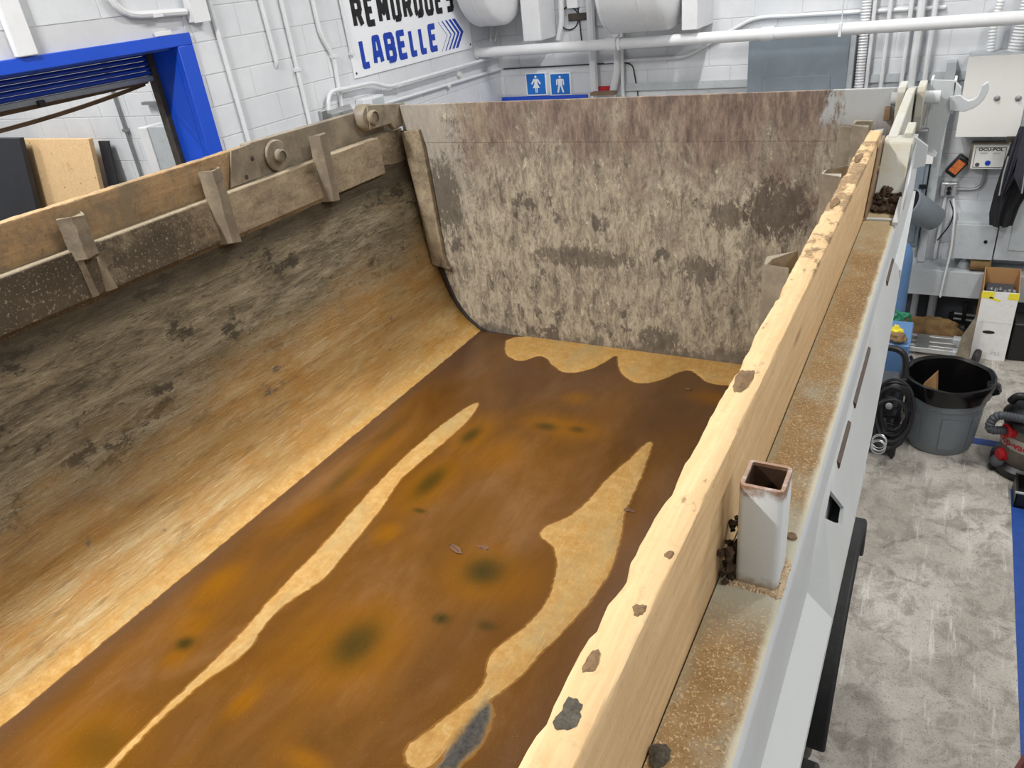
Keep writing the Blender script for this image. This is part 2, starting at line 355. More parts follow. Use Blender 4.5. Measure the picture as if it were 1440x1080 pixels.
def mk_tail():
    m = NT('tailgate_mud'); q = m.pos(); x = m.xyz(q)
    st = m.noise(m.pos((1, 1, .36)), 26, 10, .8, .6); big = m.noise(m.pos((1, 1, .75)), 3.4, 9, .72, .4); fl = m.noise(m.pos((1, 1, .45)), 75, 7, .78)
    f2 = m.noise(m.pos((1, 1, .5), loc=(4, 0, 2)), 40, 8, .8, .5)
    low = m.ramp(st, [(.36, c(98, 90, 80)), (.45, c(138, 129, 114)), (.54, c(172, 162, 143)), (.68, c(194, 186, 168))])
    low = m.mix(m.ramp(fl, [(.53, 0.0), (.61, .7)]), low, c(112, 101, 88))
    low = m.mix(m.ramp(f2, [(.56, 0.0), (.62, .75)]), low, c(206, 196, 174))
    spot = m.noise(m.pos((1, 1, .7)), 8, 8, .7); low = m.mix(m.ramp(spot, [(.585, 0.0), (.63, .85)]), low, c(84, 76, 70))
    brn = m.ramp(m.noise(m.pos((1, 1, .26)), 34, 9, .8), [(.36, c(84, 68, 63)), (.48, c(114, 97, 88)), (.58, c(144, 126, 112)), (.72, c(184, 168, 148))])
    brn = m.mix(m.ramp(m.noise(m.pos((1, 1, .4), loc=(1, 0, 9)), 4, 6, .65), [(.5, 0.0), (.66, .5)]), brn, c(168, 154, 124))
    hh = m.ma('ADD', x[2], m.ma('MULTIPLY', m.ma('SUBTRACT', big), 1.9))
    hh = m.ma('ADD', hh, m.mr(x[0], -2.3, -1.7, -.14, 0)); hh = m.ma('ADD', hh, m.mr(x[0], -1.0, -.4, 0, .14))
    f = m.mr(m.ma('ADD', hh, m.ma('MULTIPLY', m.ma('SUBTRACT', st), 1.1)), 2.42, 2.74)
    cc = m.mix(m.ma('MULTIPLY', f, .9), low, brn)
    pr = m.ma('ADD', m.ma('ADD', x[0], m.ma('MULTIPLY', m.ma('SUBTRACT', big), .5)), m.ma('MULTIPLY', m.ma('SUBTRACT', st), .5))
    g = m.ma('MULTIPLY', m.mr(pr, -.46, -.40), m.mr(x[2], 2.62, 2.74)); cc = m.mix(g, cc, c(174, 177, 178))
    g2 = m.ma('MULTIPLY', m.mr(m.ma('ADD', x[0], m.ma('MULTIPLY', m.ma('SUBTRACT', f2), 1.2)), -1.95, -2.1), m.mr(x[2], 2.1, 2.4)); cc = m.mix(m.ma('MULTIPLY', g2, .6), cc, c(172, 168, 160))
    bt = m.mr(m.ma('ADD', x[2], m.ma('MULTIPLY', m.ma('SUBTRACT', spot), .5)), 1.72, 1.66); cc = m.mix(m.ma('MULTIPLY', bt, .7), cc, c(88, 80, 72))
    def stain(cx_, cz_, rx, rz, s_, col, cc):
        d = m.ma('ADD', m.ma('POWER', m.ma('MULTIPLY', m.ma('SUBTRACT', x[0], cx_), 1 / rx), 2.0), m.ma('POWER', m.ma('MULTIPLY', m.ma('SUBTRACT', x[2], cz_), 1 / rz), 2.0))
        k = m.mr(m.ma('ADD', d, m.ma('MULTIPLY', m.ma('SUBTRACT', f2), 6.0)), 1.2, .5); return m.mix(m.ma('MULTIPLY', k, s_), cc, col)
    cc = stain(-2.13, 2.36, .10, .20, .8, c(82, 74, 62), cc); cc = stain(-.56, 2.36, .13, .13, .8, c(76, 64, 56), cc); cc = stain(-.75, 2.33, .08, .06, .7, c(80, 70, 62), cc)
    cc = stain(-1.42, 2.10, .28, .05, .7, c(86, 78, 70), cc); cc = stain(-.86, 2.08, .10, .06, .7, c(80, 73, 66), cc); cc = stain(-1.05, 1.73, .10, .06, .8, c(90, 84, 74), cc)
    m.bump(m.ma('ADD', st, m.ma('MULTIPLY', fl, .5)), .55, .008)
    return m.out(cc, .8)
M['tail'] = mk_tail()

def mk_rail():
    m = NT('rail_mud'); q = m.pos(); st = m.noise(m.pos((1, .5, 1)), 11, 9, .74); big = m.noise(q, 4.5, 7, .7)
    cc = m.ramp(st, [(.32, c(92, 82, 66)), (.5, c(142, 128, 106)), (.66, c(172, 158, 132))])
    y = m.xyz(q); cc = m.mix(m.ma('MULTIPLY', m.mr(m.ma('ADD', y[1], m.ma('MULTIPLY', m.ma('SUBTRACT', big), 2.2)), 2.0, 1.5), .88), cc, c(66, 58, 47))
    sp = m.noise(q, 110, 4, .75); cc = m.mix(m.ramp(sp, [(.57, 0.0), (.66, .7)]), cc, c(186, 172, 146))
    cc = m.mix(m.ma('MULTIPLY', m.mr(y[2], 2.678, 2.686), .6), cc, c(150, 138, 116))
    m.bump(m.ma('ADD', st, m.ma('MULTIPLY', sp, .4)), .4, .005)
    return m.out(cc, .85)
M['rail'] = mk_rail()

def mk_water():
    m = NT('muddy_water'); q = m.pos(); dep = m.attr('depth'); org = m.attr('orange'); olv = m.attr('olive'); drk = m.attr('dark')
    n = m.noise(m.pos((1, .45, 1)), 4.2, 6, .6, .4); n2 = m.noise(m.pos((2, .5, 1)), 3.0, 4, .5)
    cc = m.ramp(n, [(.3, c(84, 53, 15)), (.5, c(101, 67, 27)), (.7, c(117, 84, 50))])
    cc = m.mix(m.ramp(n2, [(.52, 0.0), (.7, .5)]), cc, c(112, 71, 13))
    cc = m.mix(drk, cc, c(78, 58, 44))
    cc = m.mix(org, cc, c(124, 79, 8)); cc = m.mix(olv, cc, c(44, 42, 14))
    cc = m.mix(m.ramp(m.noise(m.pos((2.5, .35, 1)), 22, 6, .7), [(.45, 0.0), (.75, .35)]), cc, c(92, 58, 26))
    cc = m.mix(m.mr(dep, .0, .35, .5, 0), cc, c(176, 128, 64))
    sp = m.noise(q, 420, 2, .6); cc = m.mix(m.ramp(sp, [(.70, 0.0), (.75, .6)]), cc, c(210, 188, 150))
    m.bump(m.ma('ADD', m.noise(q, 46, 5, .65), m.ma('MULTIPLY', m.noise(q, 300, 3, .6), .35)), .05, .004)
    m.out(cc, .17, 0, .5); m.b.inputs['IOR'].default_value = 1.34
    m.put(m.b.inputs['Alpha'], m.mr(dep, .0, .12, .35, 1.0))
    return m.m
M['water'] = mk_water()

def mk_floor():
    m = NT('shop_concrete'); q = m.pos(); big = m.noise(q, 1.3, 8, .68, .6); mid = m.noise(q, 6, 9, .74, .5); fine = m.noise(q, 55, 6, .78)
    cc = m.ramp(big, [(.32, c(146, 140, 130)), (.5, c(176, 171, 162)), (.66, c(202, 198, 190))])
    cc = m.mix(m.ramp(mid, [(.48, 0.0), (.60, .65)]), cc, c(122, 116, 106))
    cc = m.mix(m.ramp(fine, [(.55, 0.0), (.66, .65)]), cc, c(116, 110, 102))
    sp = m.noise(q, 130, 3, .6); cc = m.mix(m.ramp(sp, [(.62, 0.0), (.65, .9)]), cc, c(54, 50, 46))
    wq = m.n('ShaderNodeVectorMath', operation='ADD'); nn = m.n('ShaderNodeTexNoise'); m.t.links.new(q, nn.inputs['Vector']); nn.inputs['Scale'].default_value = 4; nn.inputs['Detail'].default_value = 5
    sc_ = m.n('ShaderNodeVectorMath', operation='SCALE'); m.t.links.new(nn.outputs['Color'], sc_.inputs[0]); sc_.inputs['Scale'].default_value = .25
    v = m.n('ShaderNodeTexVoronoi', feature='DISTANCE_TO_EDGE'); m.t.links.new(q, wq.inputs[0]); m.t.links.new(sc_.outputs[0], wq.inputs[1]); m.t.links.new(wq.outputs[0], v.inputs['Vector']); v.inputs['Scale'].default_value = .75
    cr = m.ma('MULTIPLY', m.ramp(v.outputs['Distance'], [(0, 1.0), (.014, 0.0)]), m.mr(mid, .42, .6)); cc = m.mix(m.ma('MULTIPLY', cr, .6), cc, c(104, 98, 92))
    sc = m.noise(m.pos((1, .10, 1), rot=(0, 0, .8)), 15, 7, .75); cc = m.mix(m.ramp(sc, [(.56, 0.0), (.66, .5)]), cc, c(232, 230, 226))
    s2 = m.noise(m.pos((1, .14, 1), rot=(0, 0, -.9)), 13, 7, .75); cc = m.mix(m.ramp(s2, [(.58, 0.0), (.68, .5)]), cc, c(118, 112, 104))
    m.bump(m.ma('ADD', fine, m.ma('MULTIPLY', cr, -1.5)), .25, .004)
    return m.out(cc, .62)
M['floor'] = mk_floor()
M['ceiling'] = plain('ceiling_white', c(228, 228, 226), .7, var=.04)

# ================================================================== the setting
XL, YB, XR, YF = -4.24, 7.4, 5.5, -6.0
def struct(mb, name, mat, **k): return mb.build(name, mat, kind='structure', smooth=False, **k)
struct(MB().box((-12, YF, -.2), (XR, YB + .3, 0)), 'floor', M['floor'])
struct(MB().box((-12, YF, CEIL), (XR, YB + .3, CEIL + .2)), 'ceiling', M['ceiling'])
struct(MB().box((XR, YF, 0), (XR + .2, YB, CEIL)), 'wall_right', M['mortar'])
struct(MB().box((-12, YF - .2, 0), (XR, YF, CEIL)), 'wall_front', M['mortar'])
struct(MB().box((-12.2, YF, 0), (-12, 4.8, CEIL)), 'wall_far', M['mortar'])
OY, OZ, WT = 3.465, 3.105, .31          # doorway: right side, head height, wall thickness
OY0 = -.6
wl = struct(MB().box((XL - WT, YF, 0), (XL, OY0, CEIL)).box((XL - WT, OY0, OZ), (XL, OY, CEIL)).box((XL - WT, OY, 0), (XL, YB + .3, CEIL)), 'wall_left', M['mortar'])
wb = struct(MB().box((XL, YB, 0), (XR, YB + .3, CEIL)), 'wall_back', M['mortar'])
wa = struct(MB().box((-12, 4.5, 0), (XL - WT, 4.8, CEIL)), 'wall_annex', M['mortar'])

def block_mesh(axis):
    """one bevelled block face, unit size about its centre; stands .006 proud along its axis"""
    m = MB(); e, h = .010, .02; L = .5
    fr = [(-L, -L, -.004), (L, -L, -.004), (L, L, -.004), (-L, L, -.004)]
    tp = [(-L + e, -L + h, .0035), (L - e, -L + h, .0035), (L - e, L - h, .0035), (-L + e, L - h, .0035)]
    f = (lambda u, v, w_: (w_, u, v)) if axis == 'x' else (lambda u, v, w_: (u, -w_, v))
    return m.add([f(*p) for p in fr + tp], [(4, 5, 6, 7)] + [(i, (i + 1) % 4, 4 + (i + 1) % 4, 4 + i) for i in range(4)]).mesh('block', smooth=False)
BX, BY = block_mesh('x'), block_mesh('y')
for b_ in (BX, BY): b_.materials.append(M['block'])
CO, BL, Z0 = .1935, .392, 2.526
def blocks(parent, axis, plane, u0, u1, k0, k1, hole=None, off=0.0):
    pw = parent.location
    for k in range(k0, k1):
        z = Z0 + k * CO; a = u0 - BL + ((k % 2) * BL / 2 + off) % BL
        while a < u1:
            s, e = max(a, u0), min(a + BL, u1); a += BL
            segs = [(s, e)]
            if hole and z + CO > hole[2] + .02 and z < hole[3] - .02:
                segs = [(s, min(e, hole[0])), (max(s, hole[1]), e)]
            for s_, e_ in segs:
                if e_ - s_ < .03: continue
                o = bpy.data.objects.new('block', BX if axis == 'x' else BY); COL.objects.link(o); o.parent = parent
                ln, m = e_ - s_ - .003, (s_ + e_) / 2
                if axis == 'x': o.location = Vector((plane, m, z + CO / 2)) - pw; o.scale = (1, ln, CO - .003)
                else: o.location = Vector((m, plane, z + CO / 2)) - pw; o.scale = (ln, 1, CO - .003)
blocks(wl, 'x', XL, 1.75, YB, -3, 6, (0, OY + .1, 0, OZ + .065), .1)
blocks(wb, 'y', YB, XL, -.9, -3, 5, None, .05)
blocks(wb, 'y', YB, -.9, 1.5, -13, 5, None, .2)
blocks(wa, 'y', 4.5, -9.4, XL - WT, -4, 4, None, .3)

# ---- blue roller-shutter doorway in the left wall
d1 = thing('door_1', 'blue framed doorway in the white block wall with its ribbed shutter rolled up', 'doorway', (XL, 1.5, 0)); d1['kind'] = 'structure'; del d1['category']
p = 1.02
MB().box((XL - .02, OY0 - .1, OZ), (XL + .03, OY + .105, OZ + .068)).build('header', M['blue'], d1, bev=.004)
MB().box((XL - .02, OY - .012, 0), (XL + .03, OY + .105, OZ)).build('jamb_face', M['blue'], d1, bev=.004)
MB().box((XL - WT - .01, OY - .012, 0), (XL - .0205, OY + .004, OZ)).build('jamb_reveal', M['blue'], d1)
MB().box((XL - WT - .01, OY0, OZ - .012), (XL - .02, OY, OZ + .01)).build('head_reveal', M['blue'], d1)
MB().box((XL - WT - .01, OY0 - .01, 0), (XL - .02, OY0 + .012, OZ)).build('jamb_reveal', M['blue'], d1)
XS = XL - .25
sl = MB()
for i in range(5):
    z = 3.10 - i * .0285
    poly = [(XS + .0, z), (XS + .010, z - .004), (XS + .014, z - .012), (XS + .010, z - .022), (XS, z - .027), (XS - .008, z - .027), (XS - .008, z)]
    MB().prism([(x, OY0, zz) for x, zz in poly], (0, OY - OY0 - .05, 0)).build('slat', M['blue_dark'], d1)
zb = 3.10 - 5 * .0285
MB().box((XS - .02, OY0, zb - .032), (XS + .022, OY - .05, zb)).build('bottom_bar', M['galv'], d1, bev=.004)
MB().box((XS - .03, OY - .05, 0), (XS + .03, OY - .012, OZ - .01)).build('guide_rail', M['steel_dark'], d1, bev=.003)
a = onX(58, 145, XS + .03)
MB().box(a - Vector((.012, .02, .02)), a + Vector((.012, .02, .015))).build('latch', M['black'], d1, bev=.003)
# sagging brown straps below the bottom bar
def sag(pa, pb, drop, r, name, label, flat=True):
    m = MB(); pts = []
    for i in range(17):
        t = i / 16; q = pa.lerp(pb, t); q = q - Vector((0, 0, drop * 4 * t * (1 - t))); pts.append(q)
    for i in range(16):
        u, v = pts[i], pts[i + 1]
        h = Vector((0, 0, r)); th = Vector((.01, 0, 0))
        m.add([u - h - th, u + h - th, u + h + th, u - h + th, v - h - th, v + h - th, v + h + th, v - h + th],
              [(0, 1, 5, 4), (1, 2, 6, 5), (2, 3, 7, 6), (3, 0, 4, 7)] + ([(0, 3, 2, 1)] if i == 0 else []) + ([(4, 5, 6, 7)] if i == 15 else []))
    return m.build(name, M['brown_web'], label=label, cat='strap')
sag(Vector((XS - .04, .2, 2.93)), Vector((XS - .04, OY - .06, 2.925)), .02, .012, 'strap', 'brown strap stretched tight just under the rolled-up blue shutter')
sag(Vector((XS - .075, .9, 2.90)), Vector((XS - .075, OY - .06, 2.91)), .085, .011, 'strap', 'brown strap sagging in a loop below the blue shutter')

# ---- annex seen through the doorway
def lean_sheet(name, x0, x1, h, yb, yt, th, mat, label, cat):
    return MB().prism([(x0, yb, 0), (x1, yb, 0), (x1, yt, h), (x0, yt, h)], (0, th, 0)).build(name, mat, bev=.002, label=label, cat=cat)
lean_sheet('plywood_sheet', -7.95, -6.85, 2.365, 4.02, 4.36, .045, M['plywood'], 'pale plywood sheet leaning on the white annex wall beyond the doorway', 'plywood')
lean_sheet('black_board_and_shade', -6.845, -6.70, 2.33, 4.12, 4.44, .018, M['panel_and_shade'], 'narrow dark strip added for the shadow gap beside the plywood sheet', 'board')  # black strip added as the shadow gap right of the plywood
lean_sheet('black_board_and_shade', -9.2, -7.72, 2.40, 3.86, 4.24, .05, M['panel_and_shade'], 'wide black board leaning in front of the plywood sheet', 'board')
a = onY(163, 145, 4.47); 
m = MB().tube([(a.x, 4.475, 0), (a.x, 4.475, CEIL)], .014, 8)
m.box((a.x - .03, 4.46, 2.4), (a.x + .03, 4.495, 2.43)); m.build('conduit', M['galv'], label='thin grey conduit running up the annex wall beyond the doorway', cat='conduit')
a = onY(200, 178, 4.3); b = onY(230, 178, 4.3)
lk = thing('locker', 'white and grey metal locker standing beside the blue doorway in the annex', 'locker', ((a.x + b.x) / 2, 4.35, 0))
MB().box((a.x, 4.25, 0), (a.x + (b.x - a.x) * .42, 4.47, a.z)).build('front_panel', M['white_paint'], lk, bev=.006)
MB().box((a.x + (b.x - a.x) * .42, 4.26, 0), (b.x + .08, 4.47, a.z + .005)).build('side_panel', M['light_grey'], lk, bev=.006)
a = onY(208, 145, 4.46)
MB().box((a.x - .06, 4.44, a.z - .012), (a.x + .25, 4.497, a.z + .012)).build('wall_bracket', M['galv'], label='small grey bracket on the annex wall next to the blue jamb', cat='bracket')

# ---- conduits on the left wall
def conduit(pts, r, label, clips=(), mat='conduit', name='conduit', fr=.06, group=None):
    t = thing(name, label, 'conduit', tuple(Vector(pts[0])), group)
    MB().tube(fillet(pts, fr), r, 8).build('pipe', M[mat], t)
    for q in clips:
        q = Vector(q); MB().box(q - Vector((r * 1.25, r * 1.6, .012)), q + Vector((r * 1.25, r * 1.6, .012))).build('clip', M[mat], t, bev=.002)
    return t
def LW(px, py, o=.02): return onX(px, py, XL + o)
xw = XL + .022
a = LW(290, 0); b = LW(352, 200)
conduit([(xw, a.y, 3.9), (xw, b.y, 2.0)], .016, 'straight white conduit dropping beside the blue doorway from the junction box')
a = LW(362, 0); b = LW(391, 97)
conduit([(xw, a.y, 3.9), (xw, b.y, b.z + .03), (XL - .02, b.y + .01, b.z)], .016, 'short white conduit ending in an elbow into the wall between two longer conduits')
a = LW(393, 0); b = LW(437, 175)
conduit([(xw, a.y, 3.9), (xw, b.y, 2.0)], .015, 'plain straight white conduit between the elbow stub and the kinked conduit', [(xw, LW(418, 98).y, LW(418, 98).z)])
a = LW(437, 0); k1 = LW(450, 48); k2 = LW(468, 75); b = LW(475, 160)
conduit([(xw, a.y, 3.9), (xw, k1.y, k1.z), (xw, k2.y, k2.z - .03), (xw, b.y + .02, 2.0)], .017, 'white conduit with a kink running down left of the large lettered sign', [(xw, k2.y, k2.z - .02)])
a = LW(477, 10); b = LW(495, 79)
conduit([(xw, a.y, 3.9), (xw, b.y, b.z)], .013, 'slim white conduit partly hidden by the edge of the large lettered sign', [(xw, b.y, b.z + .02)])
a = LW(8, 0)
MB().box((XL + .007, a.y - .06, OZ + .07), (XL + .05, a.y + .05, 4.4)).build('raceway', M['white_paint'], label='flat white raceway rising from the top of the blue door frame', cat='raceway', bev=.006)
# elbowed conduit into the box
bx = LW(278, 14, .05)
jb = thing('junction_box', 'white square junction box on the wall above the blue doorway', 'junction box', (XL, bx.y, bx.z - .06))
MB().box((XL + .006, bx.y - .062, bx.z - .065), (XL + .065, bx.y + .062, bx.z + .12)).build('body', M['white_paint'], jb, bev=.005)
MB().box((XL + .065, bx.y - .066, bx.z - .069), (XL + .07, bx.y + .066, bx.z + .124)).build('cover', M['white_paint'], jb, bev=.002)
q1 = LW(150, 0, .03); q2 = LW(175, 27, .03); q3 = LW(265, 17, .03)
conduit([(xw + .01, q1.y - .02, 3.9), (xw + .01, q1.y + .02, q2.z + .02), (xw + .01, q3.y - .02, q2.z + .0)], .02, 'white conduit bending sideways into the square junction box', [(xw + .01, LW(220, 24, .03).y, q2.z)], fr=.16)
a = LW(231, 49)
MB().box((XL + .007, a.y - .06, OZ + .069), (XL + .03, a.y + .05, OZ + .095)).build('metal_tab', M['white_paint'], label='small white tab standing on the blue door header', cat='bracket', bev=.003)
# long horizontal runs under the sign
h0 = LW(449, 168); h1 = LW(456, 135); h2 = LW(470, 128); h3 = LW(520, 116); h4 = LW(541, 123); h5 = LW(705, 76)
xo = xw + .036
conduit([(xo, h0.y, 2.0), (xo, h1.y, h1.z + .03), (xo, h2.y + .08, h2.z), (xo, h3.y, h3.z), (xo, h4.y, h4.z), (xo, YB - .09, h5.z)], .016,
        'white conduit with an offset bend running level just under the large lettered sign', [(xo, LW(555, 119).y, LW(555, 119).z)], fr=.12)
h0 = LW(540, 146); h5 = LW(700, 98)
conduit([(xw, h0.y - .05, h0.z), (xw, YB - .02, h5.z)], .014, 'lower level white conduit running to the corner from the small pull box', [(xw, LW(630, 121).y, LW(630, 121).z)])
a = LW(522, 142, .04)
pb = thing('pull_box', 'small grey and white pull box on the wall behind the tailgate link', 'junction box', (XL, a.y, a.z - .08))
MB().box((XL + .006, a.y - .16, a.z - .11), (XL + .09, a.y + .11, a.z + .035)).build('body', M['white_paint'], pb, bev=.004)
MB().box((XL + .09, a.y - .05, a.z - .11), (XL + .095, a.y + .10, a.z + .02)).build('cover', M['light_grey'], pb, bev=.001)
a = LW(646, 104)
MB().lathe([(.001, .022), (.022, .022), (.03, .014), (.033, 0), (.033, -.005)], (XL + .012, a.y, a.z), 20, (1, 0, 0)).build('round_cover', M['panel_white'], label='small round white cover plate between the two level conduits', cat='cover plate')

# ---- the large lettered sign
sBL = onX(500, 110, XL + .02); sBR = onX(665, 68, XL + .02)
SY0, SY1, SZ0, SZ1 = sBL.y, sBR.y, sBL.z - .004, sBL.z + .93
sg = thing('wall_sign', 'large white sign reading REMORQUES LABELLE in black and blue letters', 'sign', (XL, (SY0 + SY1) / 2, SZ0))
XS_ = XL + .014
MB().box((XL + .006, SY0, SZ0), (XS_, SY1, SZ1)).build('board', M['sign_white'], sg, bev=.001)
GLY = {  # polylines on a unit cell, drawn with a thick stroke
    'L': [[(0, 1), (0, 0), (1, 0)]],
    'A': [[(0, 0), (.22, 1), (.78, 1), (1, 0)], [(.12, .36), (.88, .36)]],
    'B': [[(0, 0), (0, 1), (.85, 1), (1, .85), (1, .62), (.8, .52), (0, .52)], [(.8, .52), (1, .4), (1, .15), (.85, 0), (0, 0)]],
    'E': [[(1, 1), (0, 1), (0, 0), (1, 0)], [(0, .52), (.8, .52)]],
    'R': [[(0, 0), (0, 1), (.85, 1), (1, .85), (1, .62), (.85, .5), (0, .5)], [(.6, .5), (1, 0)]],
    'M': [[(0, 0), (0, 1), (.5, .35), (1, 1), (1, 0)]],
    'O': [[(.15, 0), (0, .12), (0, .88), (.15, 1), (.85, 1), (1, .88), (1, .12), (.85, 0), (.15, 0)]],
    'Q': [[(.15, 0), (0, .12), (0, .88), (.15, 1), (.85, 1), (1, .88), (1, .12), (.85, 0), (.15, 0)], [(.6, .25), (1, -.08)]],
    'U': [[(0, 1), (0, .12), (.15, 0), (.85, 0), (1, .12), (1, 1)]],
    'S': [[(1, 1), (.12, 1), (0, .9), (0, .62), (.12, .52), (.88, .52), (1, .42), (1, .1), (.88, 0), (0, 0)]]}
def letter(ch, y, z, wd, ht, st, mat, parent):
    m = MB(); lay = [0]
    def f(p): return Vector((XS_ + .0012 + lay[0] * .0004, y + st / 2 + p[0] * (wd - st), z + st / 2 + p[1] * (ht - st)))
    for pl in GLY[ch]:
        for i in range(len(pl) - 1):
            u, v = f(pl[i]), f(pl[i + 1]); d = (v - u).normalized() * (st / 2); n = Vector((0, -d.z, d.y)); lay[0] += 1
            m.add([u - n, v - n, v + n, u + n], [(0, 1, 2, 3)])
        for i in range(1, len(pl) - 1):
            u = f(pl[i]); lay[0] += 1; m.add([u + Vector((0, math.cos(k * math.pi / 6), math.sin(k * math.pi / 6))) * st / 2 for k in range(12)], [tuple(range(12))])
    return m.build('letter', mat, parent, smooth=False)
W_ = SY1 - SY0
def word(s, y0, y1, z, ht, mat, gap=.034, st=.050):
    n = len(s); wt = [1.15 if q == 'M' else (.82 if q == 'L' else 1) for q in s]; u = (y1 - y0 - gap * (n - 1)) / sum(wt); y = y0
    for q, k in zip(s, wt): letter(q, y, z, u * k, ht, st, mat, sg); y += u * k + gap
word('LABELLE', 5.18, 6.31, 2.722, .232, M['sign_blue'])
word('REMORQUES', 5.165, 6.64, 3.018, .232, M['sign_black'])
for i in range(5):                                              # five chevrons, growing bolder
    yc = 6.35 + i * .066; t = .004 + i * .0052; zc = 2.832; hh = .125; dx = .125
    MB().add([(XS_ + .0012, yc - t, zc - hh), (XS_ + .0012, yc + t, zc - hh), (XS_ + .0012, yc + dx + t, zc), (XS_ + .0012, yc + t, zc + hh), (XS_ + .0012, yc - t, zc + hh), (XS_ + .0012, yc + dx - t, zc)],
             [(0, 1, 2, 5), (5, 2, 3, 4)]).build('chevron', M['sign_blue'], sg, smooth=False)
for yy in (SY0 + .03, SY1 - .03):
    MB().lathe([(.001, .004), (.009, .003), (.01, 0)], (XS_, yy, SZ0 + .035), 10, (1, 0, 0)).build('screw', M['steel_dark'], sg)

# ---- back wall: washroom doorway head and its two signs
d2 = tag(MB().box((XL + .01, YB - .03, 0), (-3.25, YB + .01, 2.128)).build('door_2', M['blue'], bev=.004), kind='structure')
def pict(px0, px1, label, woman):
    A = onY(px0, 101, YB - .01); B = onY(px1, 134, YB - .01); x0, x1 = A.x, B.x; z0, z1 = B.z, onY(px0, 101, YB - .01).z - .01
    t = thing('washroom_sign', label, 'sign', ((x0 + x1) / 2, YB, z0)); y = YB - .012; w_, h_ = x1 - x0, z1 - z0; cx = (x0 + x1) / 2
    MB().box((x0, y, z0), (x1, YB - .004, z1)).build('backing', M['sign_white'], t, bev=.001)
    MB().box((x0 + .014, y - .0015, z0 + .014), (x1 - .014, y, z1 - .014)).build('blue_field', M['pict_blue'], t)
    m = MB(); yy = y - .003
    def P(*pts): m.add([(cx + u * w_, yy, z0 + v * h_) for u, v in pts], [tuple(range(len(pts)))])
    P(*[(.055 * math.cos(k * .5236) * h_ / w_, .81 + .055 * math.sin(k * .5236)) for k in range(12)])
    if woman:
        P((-.06, .72), (.06, .72), (.08, .5), (.17, .33), (-.17, .33), (-.08, .5))
        P((-.06, .73), (-.10, .73), (-.24, .52), (-.18, .49), (-.06, .65)); P((.06, .73), (.10, .73), (.24, .52), (.18, .49), (.06, .65))
        P((-.055, .34), (-.01, .34), (-.01, .13), (-.05, .13)); P((.01, .34), (.055, .34), (.05, .13), (.01, .13))
    else:
        P((-.10, .73), (.10, .73), (.09, .44), (-.09, .44))
        P((-.11, .73), (-.18, .70), (-.19, .46), (-.135, .46), (-.12, .66)); P((.11, .73), (.18, .70), (.19, .46), (.135, .46), (.12, .66))
        P((-.09, .45), (.0, .45), (-.09, .14), (-.17, .14)); P((.0, .45), (.09, .45), (.17, .14), (.09, .14))
    m.build('pictogram', M['sign_white'], t, smooth=False, kind=None)
pict(738, 770, 'blue washroom sign with a white woman pictogram', True)
pict(772, 804, 'blue washroom sign with a white man pictogram', False)

# ---- pipes, tanks and ducts on the back wall
PY = 6.98; pz = onY(1060, 51, PY).z
op = thing('overhead_pipe', 'thick white pipe hung level across the whole back wall', 'pipe', (-1, PY, pz))
MB().tube([(XL + .01, PY, pz + .01), (2.6, PY, pz + .01)], .047, 20).build('pipe', M['conduit'], op)
for px in (860, 1080): 
    x = onY(px, 50, PY).x; MB().tube([(x - .05, PY, pz + .01), (x + .05, PY, pz + .01)], .056, 20).build('coupling', M['conduit'], op)
MB().tube([(XL + .008, PY, pz + .01), (XL + .03, PY, pz + .01)], .058, 20).build('collar', M['conduit'], op)
for px in (1172, 862):
    x = onY(px, 30, PY).x + .06
    m = MB()
    if px > 900: m.tube([(x, PY, pz + .05), (x, PY, CEIL)], .006, 6)
    m.box((x - .012, PY - .052, pz - .04), (x + .012, PY + .052, pz + .06)); m.build('hanger', M['conduit'], op, bev=.003)
def tank(x0, x1, zb_, r, y, label, cap):
    t = thing('air_tank', label, 'tank', ((x0 + x1) / 2, y, zb_)); zc = zb_ + r; cx = Vector((x0, y, zc)); L = x1 - x0
    prof = [(.01, 0)] + [(r * math.sin(a), .11 * (1 - math.cos(a))) for a in [i * math.pi / 16 for i in range(1, 9)]] + [(r, L - .11)] + [(r * math.cos(a), L - .11 + .11 * math.sin(a)) for a in [i * math.pi / 16 for i in range(1, 8)]] + [(.01, L)]
    MB().lathe(prof, cx, 48, (1, 0, 0)).build('shell', M['conduit'], t)
    for f in cap:
        MB().lathe([(r, 0), (r + .004, .002), (r + .004, .02), (r, .022)], cx + Vector((L * f, 0, 0)), 48, (1, 0, 0)).build('weld_band', M['conduit'], t)
        MB().box((x0 + L * f - .02, y - .01, zc + r - .02), (x0 + L * f + .02, y + .01, CEIL)).build('hanger', M['conduit'], t)
A = onY(697, 37, 6.85); B = onY(726, 37, 6.85)
T1 = B.x - .06
tank(XL + .02, T1, A.z, .42, 6.95, 'short white round tank hung in the corner beside the lettered sign', (.5,))
A = onY(866, 47, 6.95); B = onY(982, 33, 6.95)
T2 = B.x - .14
tank(A.x - .10, T2, max(A.z, pz + .065), .42, 6.95, 'long white round tank hung above the thick pipe', (.12, .62))
A = onY(982, 30, 7.1); B = onY(960, 40, 7.1)
MB().box((T2 + .01, 6.9, B.z), (A.x + .05, YB - .01, 3.4)).build('duct_box', M['conduit'], label='white square duct box at the end of the long round tank', cat='duct', bev=.006)
A = onY(728, 55, 7.15); B = onY(768, 55, 7.15)
MB().box((T1 + .015, 7.05, A.z - .02), (B.x, YB - .008, CEIL)).build('duct', M['white_paint'], label='white rectangular duct coming down between the two round tanks', cat='duct', bev=.006)
def BW(px, py, o=.03): return onY(px, py, YB - o)
